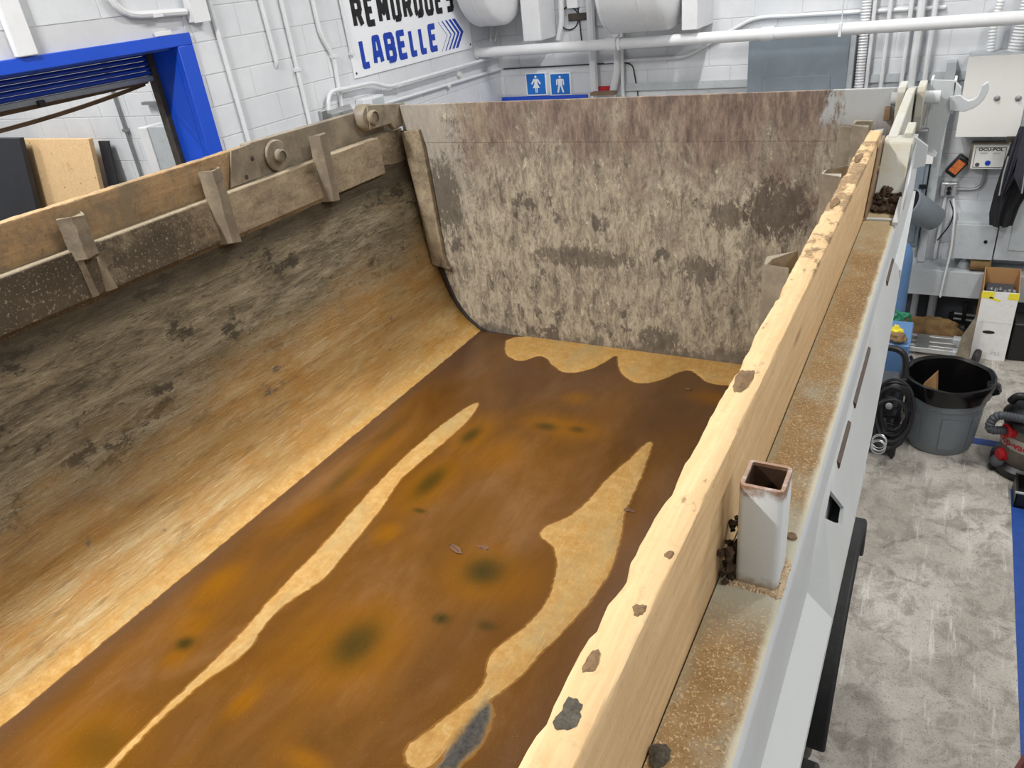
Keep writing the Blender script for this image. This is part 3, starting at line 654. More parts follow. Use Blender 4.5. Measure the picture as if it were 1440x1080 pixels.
def wallpipe(pix, r, label, mat='conduit', o=None, top=True, fr=.05, bot=None):
    o = o or r + (.045 if r > .017 else .008); pts = [BW(x, y, o) for x, y in pix]; pts = [Vector((q.x, YB - o, q.z)) for q in pts]
    if top: pts[0] = Vector((pts[0].x, pts[0].y, 3.9))
    if bot is not None: pts.append(Vector((pts[-1].x, pts[-1].y, bot)))
    return conduit(pts, r, label, fr=fr, mat=mat)
wallpipe([(829, 0), (836, 126)], .04, 'thick white drain pipe running down just right of the washroom signs', bot=1.9)
wallpipe([(868, 55), (868, 100), (861, 130)], .034, 'white pipe with a bent lower end beside the thick drain pipe', bot=1.95)
wallpipe([(877, 55), (876, 134)], .018, 'thin straight white pipe beside the bent pipe', bot=1.9)
wallpipe([(792, 0), (790, 30), (785, 56)], .026, 'white curved pipe going down behind the thick pipe near the washroom signs', bot=None)
wallpipe([(708, 97), (842, 90), (880, 88), (890, 92), (897, 132)], .006, 'thin dark cable strung across the wall above the washroom signs', mat='blackwire', top=False, bot=2.0)
wallpipe([(707, 73), (800, 66), (812, 62)], .005, 'thin dark cable drooping just under the thick pipe', mat='blackwire', top=False)
wallpipe([(812, 6), (815, 30), (818, 58)], .006, 'thin grey cable dangling from the small white box', mat='blackwire', top=False)
wallpipe([(850, 87), (965, 80), (1060, 25), (1310, 11), (1330, 10)], .016, 'slim white conduit with two sloping bends behind the thick pipe', top=False, fr=.1)
m = MB(); A = BW(806, 3, .04); m.box(A - Vector((.055, .03, .05)), A + Vector((.055, .035, .08))).build('junction_box', M['white_paint'], label='small white box high between the ducts with cable below', cat='junction box', bev=.004)
A = BW(842, 24, .02); MB().box(A - Vector((.06, .012, .08)), A + Vector((.045, .012, .07))).build('switch_box', M['light_grey'], label='grey switch box half hidden by the long round tank', cat='switch box', bev=.004)
A = BW(815, 24, .03); MB().box(A - Vector((.12, .005, .03)), A + Vector((.10, .027, .035))).build('valve_recess', M['steel_dark'], label='dark rusty valve opening between the drain pipe and curved pipe', cat='valve', bev=.008)
A = BW(800, 26, .012)
MB().tube([A + Vector((.10 * math.cos(k / 24 * 6.283) , .002 * math.sin(k), .10 * math.sin(k / 24 * 6.283))) for k in range(24)], .006, 6, closed=True).build('cable_loop', M['blackwire'], label='loop of grey cable hanging beside the dark valve opening', cat='cable')
for i, px in enumerate((684, 690, 696)):
    A = BW(px - 4, 30, .15); B = BW(px, 58, .15)
    MB().tube([A + Vector((0, .1, .15)), A.lerp(B, .5) + Vector((.02 * i, 0, 0)), B], .008, 6).build('cable', M['wire'], label='white cable of the bundle dropping from the corner tank', cat='cable', group='white cables below the corner tank')
A = BW(850, 130, .17); m = MB().box(A - Vector((.13, .05, .02)), A + Vector((.12, .04, .01))); m.build('shelf_plate', M['rust_steel'], label='small rusty plate under the pipe ends beside the washroom doorway', cat='plate', bev=.003)
A = BW(848, 126, .03); MB().box(A - Vector((.05, .01, .01)), A + Vector((.07, .02, .03))).build('warning_plate', M['red'], label='small red plate on the wall between the two pipe ends', cat='plate', bev=.002)
# narrow sloped ledge (bond beam) behind the cabinet
A = BW(900, 112, .04); MB().prism([(A.x - .2, YB, 2.21), (A.x - .2, YB - .03, 2.215), (A.x - .2, YB - .035, 2.15), (A.x - .2, YB, 2.145)], (4.5, 0, 0)).build('trim_1', M['light_grey'], kind='structure')
# big grey cabinet
A = onY(1053, 56, 7.2); B = onY(1196, 52, 7.2)
gc = thing('electrical_cabinet', 'wide slate grey electrical cabinet on the back wall below the thick pipe', 'cabinet', ((A.x + B.x) / 2, 7.2, 1.2))
MB().box((A.x, 7.2, 1.2), (B.x, YB - .008, 2.62)).build('body', M['grey_paint'], gc, bev=.005)
C_ = onY(1072, 109, 7.2); D_ = onY(1168, 107, 7.2)
MB().box((C_.x, 7.192, 1.25), (D_.x, 7.2, C_.z)).build('door', M['grey_paint'], gc, bev=.004)
MB().box((B.x - .005, 7.215, 1.2), (B.x + .04, YB - .008, 2.62)).build('side_trim', M['light_grey'], gc, bev=.003)
# corrugated conduits
def flex(pts, r, label, name='flexible_conduit'):
    P = []; R_ = []; n = 90; pts = fillet(pts, .08) if len(pts) > 2 else [Vector(q) for q in pts]
    seg = [(pts[i + 1] - pts[i]).length for i in range(len(pts) - 1)]; tot = sum(seg); k = int(tot / .011)
    for i in range(k + 1):
        d = tot * i / k; j = 0
        while j < len(seg) - 1 and d > seg[j]: d -= seg[j]; j += 1
        P.append(pts[j].lerp(pts[j + 1], min(1, d / max(seg[j], 1e-6)))); R_.append(r * (1.0 if i % 2 else .84))
    return MB().tube(P, R_, 10).build(name, M['conduit'], label=label, cat='conduit')
A = BW(1213, 0, .05); B = BW(1203, 122, .05)
flex([Vector((A.x + .03, YB - .10, 3.6)), Vector((B.x + .03, YB - .10, 2.08))], .04, 'corrugated white conduit running down beside the grey cabinet')
for px0, px1, r, lb in ((1226, 1216, .018, 'slim white conduit touching the corrugated conduit'), (1250, 1237, .017, 'white conduit standing alone between the corrugated conduit and a row of three'),
                        (1281, 1265, .017, 'thin left-hand conduit of the row of three by the trailer hinge'), (1297, 1279, .030, 'thickest conduit in the row of three by the trailer hinge'), (1313, 1297, .020, 'white conduit on the outer side of the thickest conduit')):
    A = BW(px0, 0, .04); B = BW(px1, 122, .04)
    conduit([Vector((B.x + .01, YB - r - .05, 3.8)), Vector((B.x + .01, YB - r - .05, 2.055))], r, lb)
# white enclosure with two knobs
EY = 7.14; A = onY(1362, 78, EY); B = onY(1343, 193, EY); D_ = onY(1430, 195, EY)
en = thing('enclosure', 'white steel enclosure with two round latches on the back wall', 'enclosure', ((B.x + D_.x) / 2, EY, B.z))
MB().box((B.x + .012, EY + .015, B.z + .012), (D_.x - .004, YB - .006, A.z + .0)).build('body', M['light_grey'], en, bev=.004)
MB().box((B.x, EY, B.z), (D_.x + .005, EY + .015, A.z - .01)).build('door', M['panel_white'], en, bev=.003)
for px in (1402, 1432):
    q = onY(px, 138, EY); kb = MB().lathe([(.022, 0), (.022, .006), (.013, .01), (.013, .02), (.008, .022)], (q.x, EY, q.z), 16, (0, -1, 0)).build('latch', M['galv'], en)
flex([onY(1408, 0, 7.3), onY(1396, 40, 7.28), Vector((onY(1394, 70, 7.28).x, 7.28, A.z))], .03, 'thin corrugated conduit entering the top of the white enclosure')
flex([Vector((onY(1437, 20, 7.27).x + .05, 7.27, 2.9)), Vector((onY(1428, 70, 7.27).x, 7.27, A.z))], .055, 'fat corrugated conduit entering the top of the white enclosure')
# control box
A = onY(1372, 205, 7.24); B = onY(1411, 237, 7.24)
cb = thing('control_box', 'beige control box with a white label reading OCU-POL and a blue button', 'control box', ((A.x + B.x) / 2, 7.24, B.z))
MB().box((A.x - .03, 7.27, B.z - .01), (B.x + .03, YB - .004, A.z + .01)).build('base', M['muddy_steel'], cb, bev=.012)
MB().box((A.x - .012, 7.235, B.z - .008), (B.x + .012, 7.27, A.z + .004)).build('lid', M['panel_white'], cb, bev=.008)
def flat_text(txt, cx, y, z, size, mat, parent, sx=1.0, bold=0):
    V, F = text_mesh(txt, size, bold=bold); m = MB(); m.add([(cx + v.x * sx, y, z + v.y) for v in V], F); return m.build('lettering', mat, parent, smooth=False)
cx = (A.x + B.x) / 2; zt = A.z - .028
for (x0_, x1_, z0_, z1_) in ((A.x + .004, B.x - .004, A.z - .012, A.z - .009), (A.x + .004, B.x - .004, B.z + .008, B.z + .011), (A.x + .004, A.x + .007, B.z + .008, A.z - .009), (B.x - .007, B.x - .004, B.z + .008, A.z - .009)):
    MB().box((x0_, 7.233, z0_), (x1_, 7.2355, z1_)).build('label_border', M['sign_black'], cb)
flat_text('OCU-POL', cx, 7.2335, zt, .034, M['sign_black'], cb, 1.15, .0012)
MB().box((cx - .07, 7.2335, zt - .035), (cx - .02, 7.235, zt - .024)).build('small_print', M['light_grey'], cb); MB().box((cx + .02, 7.2335, zt - .035), (cx + .07, 7.235, zt - .024)).build('small_print', M['light_grey'], cb)
MB().lathe([(.02, 0), (.02, .005), (.001, .006)], (cx - .005, 7.235, B.z + .045), 20, (0, -1, 0)).build('button', M['sign_blue'], cb)
MB().lathe([(.016, 0), (.016, .002), (.001, .0022)], (A.x + .035, 7.235, B.z + .03), 16, (0, -1, 0)).build('emblem', M['dark_grey'], cb)
# handheld tester hung beside it
A = onY(1346, 234, 7.3)
te = thing('handheld_meter', 'black handheld meter with an orange screen hung tilted beside the control box', 'meter', (A.x, 7.3, A.z - .08)); u = Vector((.62, 0, .9)).normalized(); v = Vector((.9, 0, -.62)).normalized()
def quad(cc, hu, hv, y0, y1): return [cc + u * a_ * hu + v * b_ * hv + Vector((0, y0 - cc.y, 0)) for a_, b_ in ((-1, -1), (1, -1), (1, 1), (-1, 1))], (0, y1 - y0, 0)
q = quad(A, .085, .048, 7.28, YB - .02); MB().prism(*q).build('case', M['black'], te, bev=.012)
q = quad(A, .055, .034, 7.276, 7.281); MB().prism(*q).build('screen', M['orange_print'], te)
# outlet box
A = onY(1334, 267, 7.33)
ob = thing('outlet_box', 'grey metal outlet box with two black sockets below the meter', 'outlet', (A.x, 7.33, A.z - .06))
MB().box((A.x - .06, 7.33, A.z - .06), (A.x + .06, YB - .004, A.z + .06)).build('box', M['alu'], ob, bev=.008)
MB().box((A.x - .03, 7.325, A.z - .05), (A.x + .03, 7.332, A.z + .05)).build('cover', M['galv'], ob, bev=.003)
for dz in (.012, -.024): MB().lathe([(.018, 0), (.018, .004), (.001, .005)], (A.x + .003, 7.325, A.z + dz), 14, (0, -1, 0)).build('socket', M['black'], ob)
B = onY(1386, 240, 7.36); conduit([Vector((B.x, 7.365, B.z + .03)), Vector((B.x, 7.365, A.z + .0)), Vector((A.x + .06, 7.365, A.z + .0))], .014, 'bare metal conduit curving from the control box to the outlet box', mat='galv', fr=.13)
conduit([Vector((A.x - .015, 7.375, A.z - .06)), Vector((A.x - .02, 7.375, .64))], .014, 'white conduit dropping from the outlet box to the raceway')
A2 = onY(1341, 280, 7.31); B2 = onY(1322, 418, 7.1); MB().tube(fillet([A2, onY(1343, 300, 7.1), onY(1338, 350, 7.09), onY(1328, 390, 7.06), onY(1322, 418, 7.06)], .1), .008, 6).build('cable', M['wire'], label='white cable dangling from the outlet box over the raceway', cat='cable')
MB().tube(fillet([onY(1336, 282, 7.31), onY(1342, 300, 7.29), onY(1335, 318, 7.28), onY(1318, 338, 7.28)], .05), .006, 6).build('cable', M['blackwire'], label='short black cable hanging below the outlet box', cat='cable')
# column, cabinets and raceway
A = onY(1318, 200, 7.3)
MB().box((A.x - .02, 7.27, .64), (A.x + .05, YB - .004, 2.3)).build('channel_post', M['light_grey'], label='light grey steel channel post standing between the cabinet and the control box', cat='post', bev=.004)
A = onY(1316, 200, 7.2)
g2 = thing('locker', 'slate grey steel cabinet on the back wall with a black latch and white sticker', 'cabinet', (A.x - .2, 7.2, .8))
MB().box((A.x - .55, 7.2, .8), (A.x - .02, YB - .006, 2.05)).build('body', M['grey_paint'], g2, bev=.006)
MB().box((A.x - .52, 7.188, .84), (A.x - .05, 7.2, 2.01)).build('door', M['grey_paint'], g2, bev=.004)
q = onY(1298, 262, 7.188); MB().box((q.x - .03, 7.176, q.z - .018), (q.x + .03, 7.19, q.z + .018)).build('latch', M['black'], g2, bev=.003)
q = onY(1303, 215, 7.188); MB().box((q.x - .08, 7.185, q.z - .09), (q.x + .055, 7.1885, q.z + .17)).build('sticker', M['box_white'], g2)
A = onY(1340, 312, 7.12); B = onY(1394, 366, 7.12)
g3 = thing('wall_box', 'light grey steel box with a round keyhole above the raceway', 'cabinet', ((A.x + B.x) / 2, 7.12, B.z))
MB().box((A.x, 7.135, B.z), (B.x, YB - .006, A.z)).build('body', M['light_grey'], g3, bev=.004)
MB().box((A.x - .002, 7.12, B.z - .002), (B.x + .002, 7.135, A.z - .02)).build('door', M['light_grey'], g3, bev=.003)
q = onY(1386, 340, 7.12); MB().lathe([(.014, 0), (.014, .006), (.001, .007)], (q.x, 7.12, q.z), 14, (0, -1, 0)).build('lock', M['black'], g3)
A = onY(1401, 318, 7.12); B = onY(1396, 366, 7.12)
g4 = thing('wall_box', 'grey steel cabinet with a recessed door hanging below the black jackets', 'cabinet', (B.x + .3, 7.12, B.z))
MB().box((B.x, 7.13, B.z), (B.x + .75, YB - .006, A.z + .55)).build('body', M['light_grey'], g4, bev=.004)
MB().box((B.x + .09, 7.122, B.z + .09), (B.x + .70, 7.13, A.z + .5)).build('door', M['light_grey'], g4, bev=.003)
A = onY(1281, 378, 7.1); B = onY(1281, 413, 7.1)
MB().box((-.75, 7.1, B.z), (1.6, YB - .006, A.z)).build('raceway', M['light_grey'], label='long horizontal grey raceway low on the back wall', cat='raceway', bev=.004)
MB().box((-.9, 7.36, 0), (1.6, YB - .0065, B.z - .01)).build('dark_lower_wall', M['dark_grey'], label='dark grey stretch of wall below the raceway', cat='panel')  # wall below the raceway made dark grey
for px, r, lb in ((1284, .028, 'grey pipe stub below the raceway beside the gas cylinder'), (1309, .034, 'grey pipe stub below the raceway behind the burlap sack')):
    q = onY(px, 440, 7.3); m = MB().tube([(q.x, 7.3, 0), (q.x, 7.3, B.z)], r, 12); m.lathe([(r * 1.6, 0), (r * 1.6, .03), (r * 1.1, .06)], (q.x, 7.3, 0), 14); m.build('pipe_stub', M['light_grey'], label=lb, cat='pipe')
for px, lb in ((1281, 'grey pipe stub above the raceway beside the gas cylinder'), (1356, 'grey pipe stub between the keyhole box and the raceway')):
    q = onY(px, 372, 7.25); m = MB().tube([(q.x, 7.25, A.z), (q.x, 7.25, .79)], .028, 12); m.lathe([(.05, 0), (.045, .03), (.03, .06)], (q.x, 7.25, A.z), 14); m.build('pipe_stub', M['light_grey'], label=lb, cat='pipe')

# ================================================================== the dump trailer
TY0, TY1 = -1.2, 3.075
XC = -1.2825
TR = thing('dump_trailer', 'long dump trailer with a mud-caked body, grey rails and a tall rear tailgate', 'trailer', (XC, .9, 0))
ZW = 1.648
def P2(lst): return np.array([(onZ(x, y, ZW).x, onZ(x, y, ZW).y) for x, y in lst])
RIDGE = P2([(60, 1190), (100, 1130), (147, 1080), (195, 1031), (281, 950), (350, 880), (387, 835), (448, 774), (497, 717), (513, 700), (543, 667), (590, 623), (637, 585), (678, 560), (663, 587),
            (630, 617), (590, 650), (563, 673), (550, 693), (525, 730), (477, 787), (456, 815), (407, 844), (375, 872), (346, 921), (285, 958), (212, 1023), (159, 1080), (115, 1130), (75, 1190)])
STRIP = P2([(922, 613), (883, 647), (850, 677), (813, 723), (751, 746), (780, 769), (786, 794), (772, 844), (747, 877), (697, 911), (684, 932), (686, 962), (647, 994), (609, 1023), (567, 1050), (572, 1073), (588, 1082),
            (609, 1080), (647, 1027), (684, 986), (705, 973), (734, 948), (772, 907), (805, 873), (834, 840), (863, 798), (874, 744), (878, 719), (897, 682), (909, 648)])
SCAL = P2([(713, 470), (709, 496), (722, 506), (737, 508), (755, 500), (768, 502), (777, 513), (793, 525), (823, 522), (850, 510), (868, 497), (869, 512), (874, 526), (890, 537), (902, 540), (933, 534), (960, 520), (976, 522), (992, 538), (1027, 543), (1080, 545), (1080, 500), (900, 470)])
def chaikin(a, it=2):
    for _ in range(it):
        b = np.roll(a, -1, 0); a = np.stack([a * .75 + b * .25, a * .25 + b * .75], 1).reshape(-1, 2)
    return a
RIDGE, STRIP, SCAL = chaikin(RIDGE), chaikin(STRIP), chaikin(SCAL)
TAR = P2([(688, 986), (668, 1003), (640, 1040), (606, 1085), (640, 1085), (678, 1045), (694, 1005)])
def sdf(px, py, poly):
    d = np.full(px.shape, 1e9); ins = np.zeros(px.shape, bool); n = len(poly)
    for i in range(n):
        ax, ay = poly[i]; bx_, by_ = poly[(i + 1) % n]; ex, ey = bx_ - ax, by_ - ay
        t = np.clip(((px - ax) * ex + (py - ay) * ey) / (ex * ex + ey * ey + 1e-12), 0, 1)
        d = np.minimum(d, (px - ax - ex * t) ** 2 + (py - ay - ey * t) ** 2)
        cnd = ((ay > py) != (by_ > py)) & (px < (bx_ - ax) * (py - ay) / (by_ - ay + 1e-12) + ax); ins ^= cnd
    return np.where(ins, 1, -1) * np.sqrt(d)
rng = np.random.default_rng(3)
def fnoise(x, y, fr, n=9):
    o = np.zeros_like(x)
    for i in range(n):
        a, p_, k = rng.uniform(0, 6.283), rng.uniform(0, 6.283), fr * rng.uniform(.5, 1.8); o += np.sin((x * math.cos(a) + y * math.sin(a)) * k + p_)
    return o / n
prof = [(-2.345, 2.55), (-2.33, 2.40), (-2.30, 2.20), (-2.27, 2.05), (-2.245, 1.94), (-2.215, 1.85), (-2.18, 1.775), (-2.14, 1.72), (-2.10, 1.682), (-2.06, 1.656), (-2.02, 1.6415), (-1.98, 1.637), (-1.93, 1.636)]
def dense(pr, step):
    out = [pr[0]]
    for a, b in zip(pr[:-1], pr[1:]):
        k = max(1, int(math.dist(a, b) / step))
        out += [(a[0] + (b[0] - a[0]) * i / k, a[1] + (b[1] - a[1]) * i / k) for i in range(1, k + 1)]
    return out
def smooth(pr, it=6):
    a = np.array(pr)
    for _ in range(it): a[1:-1] = (a[:-2] + 2 * a[1:-1] + a[2:]) / 4
    return [tuple(q) for q in a]
lp = smooth(dense(prof, .012), 8)
xs_f = list(np.arange(-1.92, 2 * XC + 1.92, .008))
full = lp + [(x, 1.636) for x in xs_f] + [(2 * XC - x, z) for x, z in lp[::-1][::2]]
px_ = np.array([q[0] for q in full]); pz_ = np.array([q[1] for q in full]); ys = np.arange(TY0, TY1 + .001, .0104)
GX, GY = np.meshgrid(px_, ys); GZ = np.meshgrid(pz_, ys)[0].copy()
nz = fnoise(GX, GY, 60, 12) * .005 + fnoise(GX, GY, 170, 14) * .006 + fnoise(GX, GY, 380, 14) * .004
sd = np.maximum(np.maximum(sdf(GX, GY, RIDGE), sdf(GX, GY, STRIP)), sdf(GX, GY, SCAL)) + nz * .9
sd = np.maximum(sd, sdf(GX, GY, TAR) + nz * 1.5)
rel = ZW + np.clip(sd * .25, -.0065, .004) + fnoise(GX, GY, 45, 8) * .0006
flat = GZ < 1.70
GZ = np.where(flat, np.maximum(GZ + nz * .3, rel), GZ)
wallw = np.clip((GZ - 1.68) / .3, 0, 1); GX2 = GX + np.where(GX < XC, 1, -1) * wallw * (fnoise(GX * 0 + GZ, GY, 24, 9) * .004 + fnoise(GZ, GY * .5, 90, 9) * .0018)
def grid_mesh(name, X, Y, Z, attrs, parent, mat, mask=None, **k):
    r, cN = X.shape; off = parent_world(parent) if parent else Vector((0, 0, 0))
    V = np.stack([X - off.x, Y - off.y, Z - off.z], -1).reshape(-1, 3); idx = np.arange(r * cN).reshape(r, cN)
    F = np.stack([idx[:-1, :-1], idx[:-1, 1:], idx[1:, 1:], idx[1:, :-1]], -1).reshape(-1, 4)
    if mask is not None:
        F = F[mask[:-1, :-1].reshape(-1)]; used = np.unique(F); re = np.full(r * cN, -1); re[used] = np.arange(len(used)); V = V[used]; F = re[F]
        attrs = {a: b.reshape(-1)[used] for a, b in attrs.items()}
    else: attrs = {a: b.reshape(-1) for a, b in attrs.items()}
    me = bpy.data.meshes.new(name); me.from_pydata(V.tolist(), [], F.tolist())
    for a, b in attrs.items():
        at = me.attributes.new(a, 'FLOAT', 'POINT'); at.data.foreach_set('value', b.astype(np.float32))
    me.polygons.foreach_set('use_smooth', [True] * len(me.polygons)); me.materials.append(mat)
    o = bpy.data.objects.new(name, me); COL.objects.link(o)
    if parent: o.parent = parent
    return o
tar = np.clip(sdf(GX, GY, TAR) / .02 + .5 + nz * 40, 0, 1)
grid_mesh('body_liner', GX2, GY, GZ, {'tar': tar}, TR, M['body'])
# the water
wm = (GX > -2.13) & (GX < 2 * XC + 2.13) & (GY < 3.052)
dep = np.clip((ZW - GZ) / .0065, 0, 1)
cellwet = np.zeros_like(wm); lowest = np.minimum.reduce([GZ[:-1, :-1], GZ[1:, :-1], GZ[:-1, 1:], GZ[1:, 1:]])
cellwet[:-1, :-1] = (lowest < ZW + .0004) & wm[:-1, :-1]
def blobs(lst):
    o = np.zeros_like(GX)
    for x, y, rx, ry, s_ in lst:
        q = onZ(x, y, ZW); o = np.maximum(o, s_ * np.exp(-(((GX - q.x) / rx) ** 2 + ((GY - q.y) / ry) ** 2) ** 1.3))
    return np.clip(o + 0 * GX, 0, 1)
ol = blobs([(500, 905, .075, .10, .85), (680, 803, .075, .07, .9), (605, 678, .045, .11, .8), (620, 870, .028, .022, .95), (684, 880, .03, .02, .6), (260, 905, .03, .025, .9), (662, 612, .035, .07, .8),
            (768, 600, .05, .03, .8), (812, 604, .04, .025, .7), (140, 1050, .10, .06, .45), (240, 640, .04, .1, .4), (590, 718, .03, .012, .8), (480, 675, .03, .12, .45), (545, 610, .03, .1, .35)])
og = blobs([(500, 905, .15, .17, .95), (690, 812, .15, .12, .95), (605, 680, .085, .2, .9), (310, 820, .055, .10, .8), (545, 748, .05, .06, .9), (665, 612, .08, .14, .8), (790, 600, .18, .07, .8), (120, 1050, .16, .12, .8),
            (430, 1070, .07, .03, .9), (810, 560, .06, .05, .6), (345, 985, .035, .06, .85), (1005, 560, .1, .05, .6), (530, 640, .04, .25, .6), (430, 720, .05, .12, .5), (270, 880, .06, .06, .6), (250, 925, .04, .05, .7), (700, 640, .12, .12, .6)])
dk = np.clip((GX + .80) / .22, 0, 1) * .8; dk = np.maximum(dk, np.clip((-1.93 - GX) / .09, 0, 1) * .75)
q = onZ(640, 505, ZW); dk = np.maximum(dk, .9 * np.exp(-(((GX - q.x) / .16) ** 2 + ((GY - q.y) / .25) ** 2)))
dk = np.maximum(dk, .5 * np.clip((GY - 2.2) / .5, 0, 1)); dk = np.clip(dk + fnoise(GX, GY, 14, 8) * .25, 0, 1) * (1 - .8 * og)  # darker towards the tailgate: its shade on the water painted in
pud = grid_mesh('puddle', GX, GY, np.full_like(GZ, ZW), {'depth': dep, 'orange': og, 'olive': ol, 'dark': dk}, None, M['water'], cellwet)
tag(pud, 'shallow pool of muddy orange-brown water covering the trailer bed', 'puddle')

# body outer skin, front bulkhead
MB().prism([(-2.42, TY0, 2.5), (-2.40, TY0, 2.1), (-2.30, TY0, 1.75), (-2.05, TY0, 1.60), (2 * XC + 2.05, TY0, 1.60), (-.20, TY0, 1.75), (-.13, TY0, 2.1), (-.115, TY0, 2.5), (-.12, TY0, 2.5), (-.135, TY0, 2.1), (-.21, TY0, 1.76), (2 * XC + 2.05, TY0, 1.612), (-2.05, TY0, 1.612), (-2.29, TY0, 1.76), (-2.385, TY0, 2.1), (-2.40, TY0, 2.5)],
            (0, TY1 - TY0 - .02, 0)).build('outer_skin', M['paint_white'], TR)
MB().box((-2.42, TY0 - .04, 1.6), (-.12, TY0, 2.7)).build('front_bulkhead', M['muddy_steel'], TR)
# left rail (muddy inner lip) and its cap
MB().prism([(-2.335, TY0, 2.52), (-2.322, TY0, 2.53), (-2.328, TY0, 2.682), (-2.333, TY0, 2.686), (-2.364, TY0, 2.688), (-2.364, TY0, 2.60), (-2.41, TY0, 2.60), (-2.41, TY0, 2.655), (-2.50, TY0, 2.655), (-2.50, TY0, 2.48), (-2.36, TY0, 2.48)], (0, 2.55 - TY0, 0)).build('side_rail', M['rail'], TR, bev=.003)
MB().prism([(-2.318, 2.49, 2.522), (-2.324, 2.49, 2.686), (-2.362, 2.49, 2.690), (-2.362, 2.49, 2.522)], (0, .375, 0)).build('lip_plate', M['rail'], TR, bev=.003)
MB().prism([(-2.345, 2.55, 2.48), (-2.345, 2.55, 2.684), (-2.364, 2.55, 2.69), (-2.50, 2.55, 2.655), (-2.50, 2.55, 2.48)], (0, .53, 0)).build('side_rail', M['rail'], TR, bev=.003)
# left stake pockets: folded channel sections welded over the lip
def pocket(y, x, z0, z1, w_, d_, name='stake_pocket', mat='muddy_steel', side=1, torn=False, lean=0.0):
    out = [(-w_, 0), (-w_ * .45, d_), (w_ * .45, d_), (w_, 0)]; t = .006
    inn = [(w_ - t, 0), (w_ * .45 - t * .6, d_ - t), (-w_ * .45 + t * .6, d_ - t), (-w_ + t, 0)]
    ring = [(x + side * v, y + u) for u, v in out + inn]; m = MB(); nz_ = 8; n = len(ring); rows = []
    rd = random.Random(int(y * 1000))
    for k in range(nz_ + 1):
        z = z0 + (z1 - z0) * k / nz_
        rows.append([(a + rd.uniform(-.0025, .0025), b + rd.uniform(-.002, .002) + lean * (z - z1), z + (rd.uniform(-.006, .006) if k in (0, nz_) else 0)) for a, b in ring])
    m.add([v for r_ in rows for v in r_], [tuple(range(n))[::-1], tuple(range(nz_ * n, nz_ * n + n))] + [(k * n + i, k * n + (i + 1) % n, (k + 1) * n + (i + 1) % n, (k + 1) * n + i) for k in range(nz_) for i in range(n)])
    return m.build(name, M[mat], TR)
pocket(1.338, -2.334, 2.655, 2.786, .045, .042)
m = MB()
m.prism([(-2.326, 1.30, 2.66), (-2.322, 1.318, 2.66), (-2.318, 1.322, 2.53), (-2.321, 1.30, 2.53)], (.004, 0, 0)); m.prism([(-2.325, 1.365, 2.665), (-2.29, 1.39, 2.645), (-2.29, 1.385, 2.615), (-2.32, 1.375, 2.60), (-2.316, 1.385, 2.53), (-2.32, 1.35, 2.53)], (.006, .004, 0))
m.build('torn_pocket', M['muddy_steel'], TR)
pocket(1.886, -2.33, 2.515, 2.786, .046, .042); pocket(2.467, -2.33, 2.508, 2.788, .046, .042)
for y in (1.37, 2.01, 2.57): pocket(y, -.215, 2.51, 2.785, .05, .05, side=-1)
pocket(.3, -2.33, 2.515, 2.786, .046, .042)
# the rear swing arm on the left: trapezoid end plate, bar, two pivots, link to the tailgate
mb = MB().prism([(-2.357, 1.985, 2.69), (-2.357, 2.155, 2.69), (-2.357, 2.135, 2.822), (-2.357, 2.035, 2.818)], (-.008, 0, 0)); mb.build('clamp_plate', M['muddy_steel'], TR, bev=.002)
for q in (onX(354, 223, -2.36), onX(346, 249, -2.36)): MB().lathe([(.009, 0), (.009, .004), (.006, .005)], (-2.36, q.y, q.z), 12, (1, 0, 0)).build('bolt', M['steel_dark'], TR)
MB().prism([(-2.372, 2.125, 2.66), (-2.372, 2.98, 2.685), (-2.372, 2.98, 2.808), (-2.372, 2.125, 2.823)], (-.035, 0, 0)).build('swing_arm', M['muddy_steel'], TR, bev=.003)
q = onX(393, 218, -2.36); pv = MB().lathe([(.062, -.012), (.062, .004), (.058, .008), (.026, .010), (.026, .03), (.019, .034), (.019, .026), (.010, .026)], (-2.365, q.y - .01, q.z), 28, (1, 0, 0)).build('pivot', M['muddy_steel'], TR)
q = onX(520, 165, -2.33); MB().lathe([(.058, -.045), (.058, .006), (.054, .012), (.032, .014), (.032, .034), (.026, .038), (.026, .028), (.012, .028)], (-2.335, q.y, q.z), 28, (1, 0, 0)).build('pivot', M['muddy_steel'], TR)
MB().prism([(-2.345, q.y - .02, q.z + .057), (-2.345, 3.10, 2.797), (-2.345, 3.10, 2.70), (-2.345, 2.985, 2.698), (-2.345, 2.965, 2.728), (-2.345, q.y + .03, q.z - .052), (-2.345, q.y - .03, q.z - .048)], (.03, 0, 0)).build('link', M['muddy_steel'], TR, bev=.004)
MB().box((-2.42, 2.80, 2.58), (-2.385, 3.10, 2.76)).build('corner_plate', M['muddy_steel'], TR, bev=.003)
for px, py, r in ((468, 160, .034), (486, 156, .04)):
    q = onX(px, py, -2.47); m = MB(); m.lathe([(r, -.03), (r, .03)], (q.x, q.y, q.z - .015), 6, (.6, .8, .1)); m.build('hex_nut', M['galv'], TR, bev=.003)
q = onX(455, 165, -2.47); MB().box(q - Vector((.012, .02, .06)), q + Vector((.012, .02, .03))).build('lug', M['galv'], TR, bev=.003)
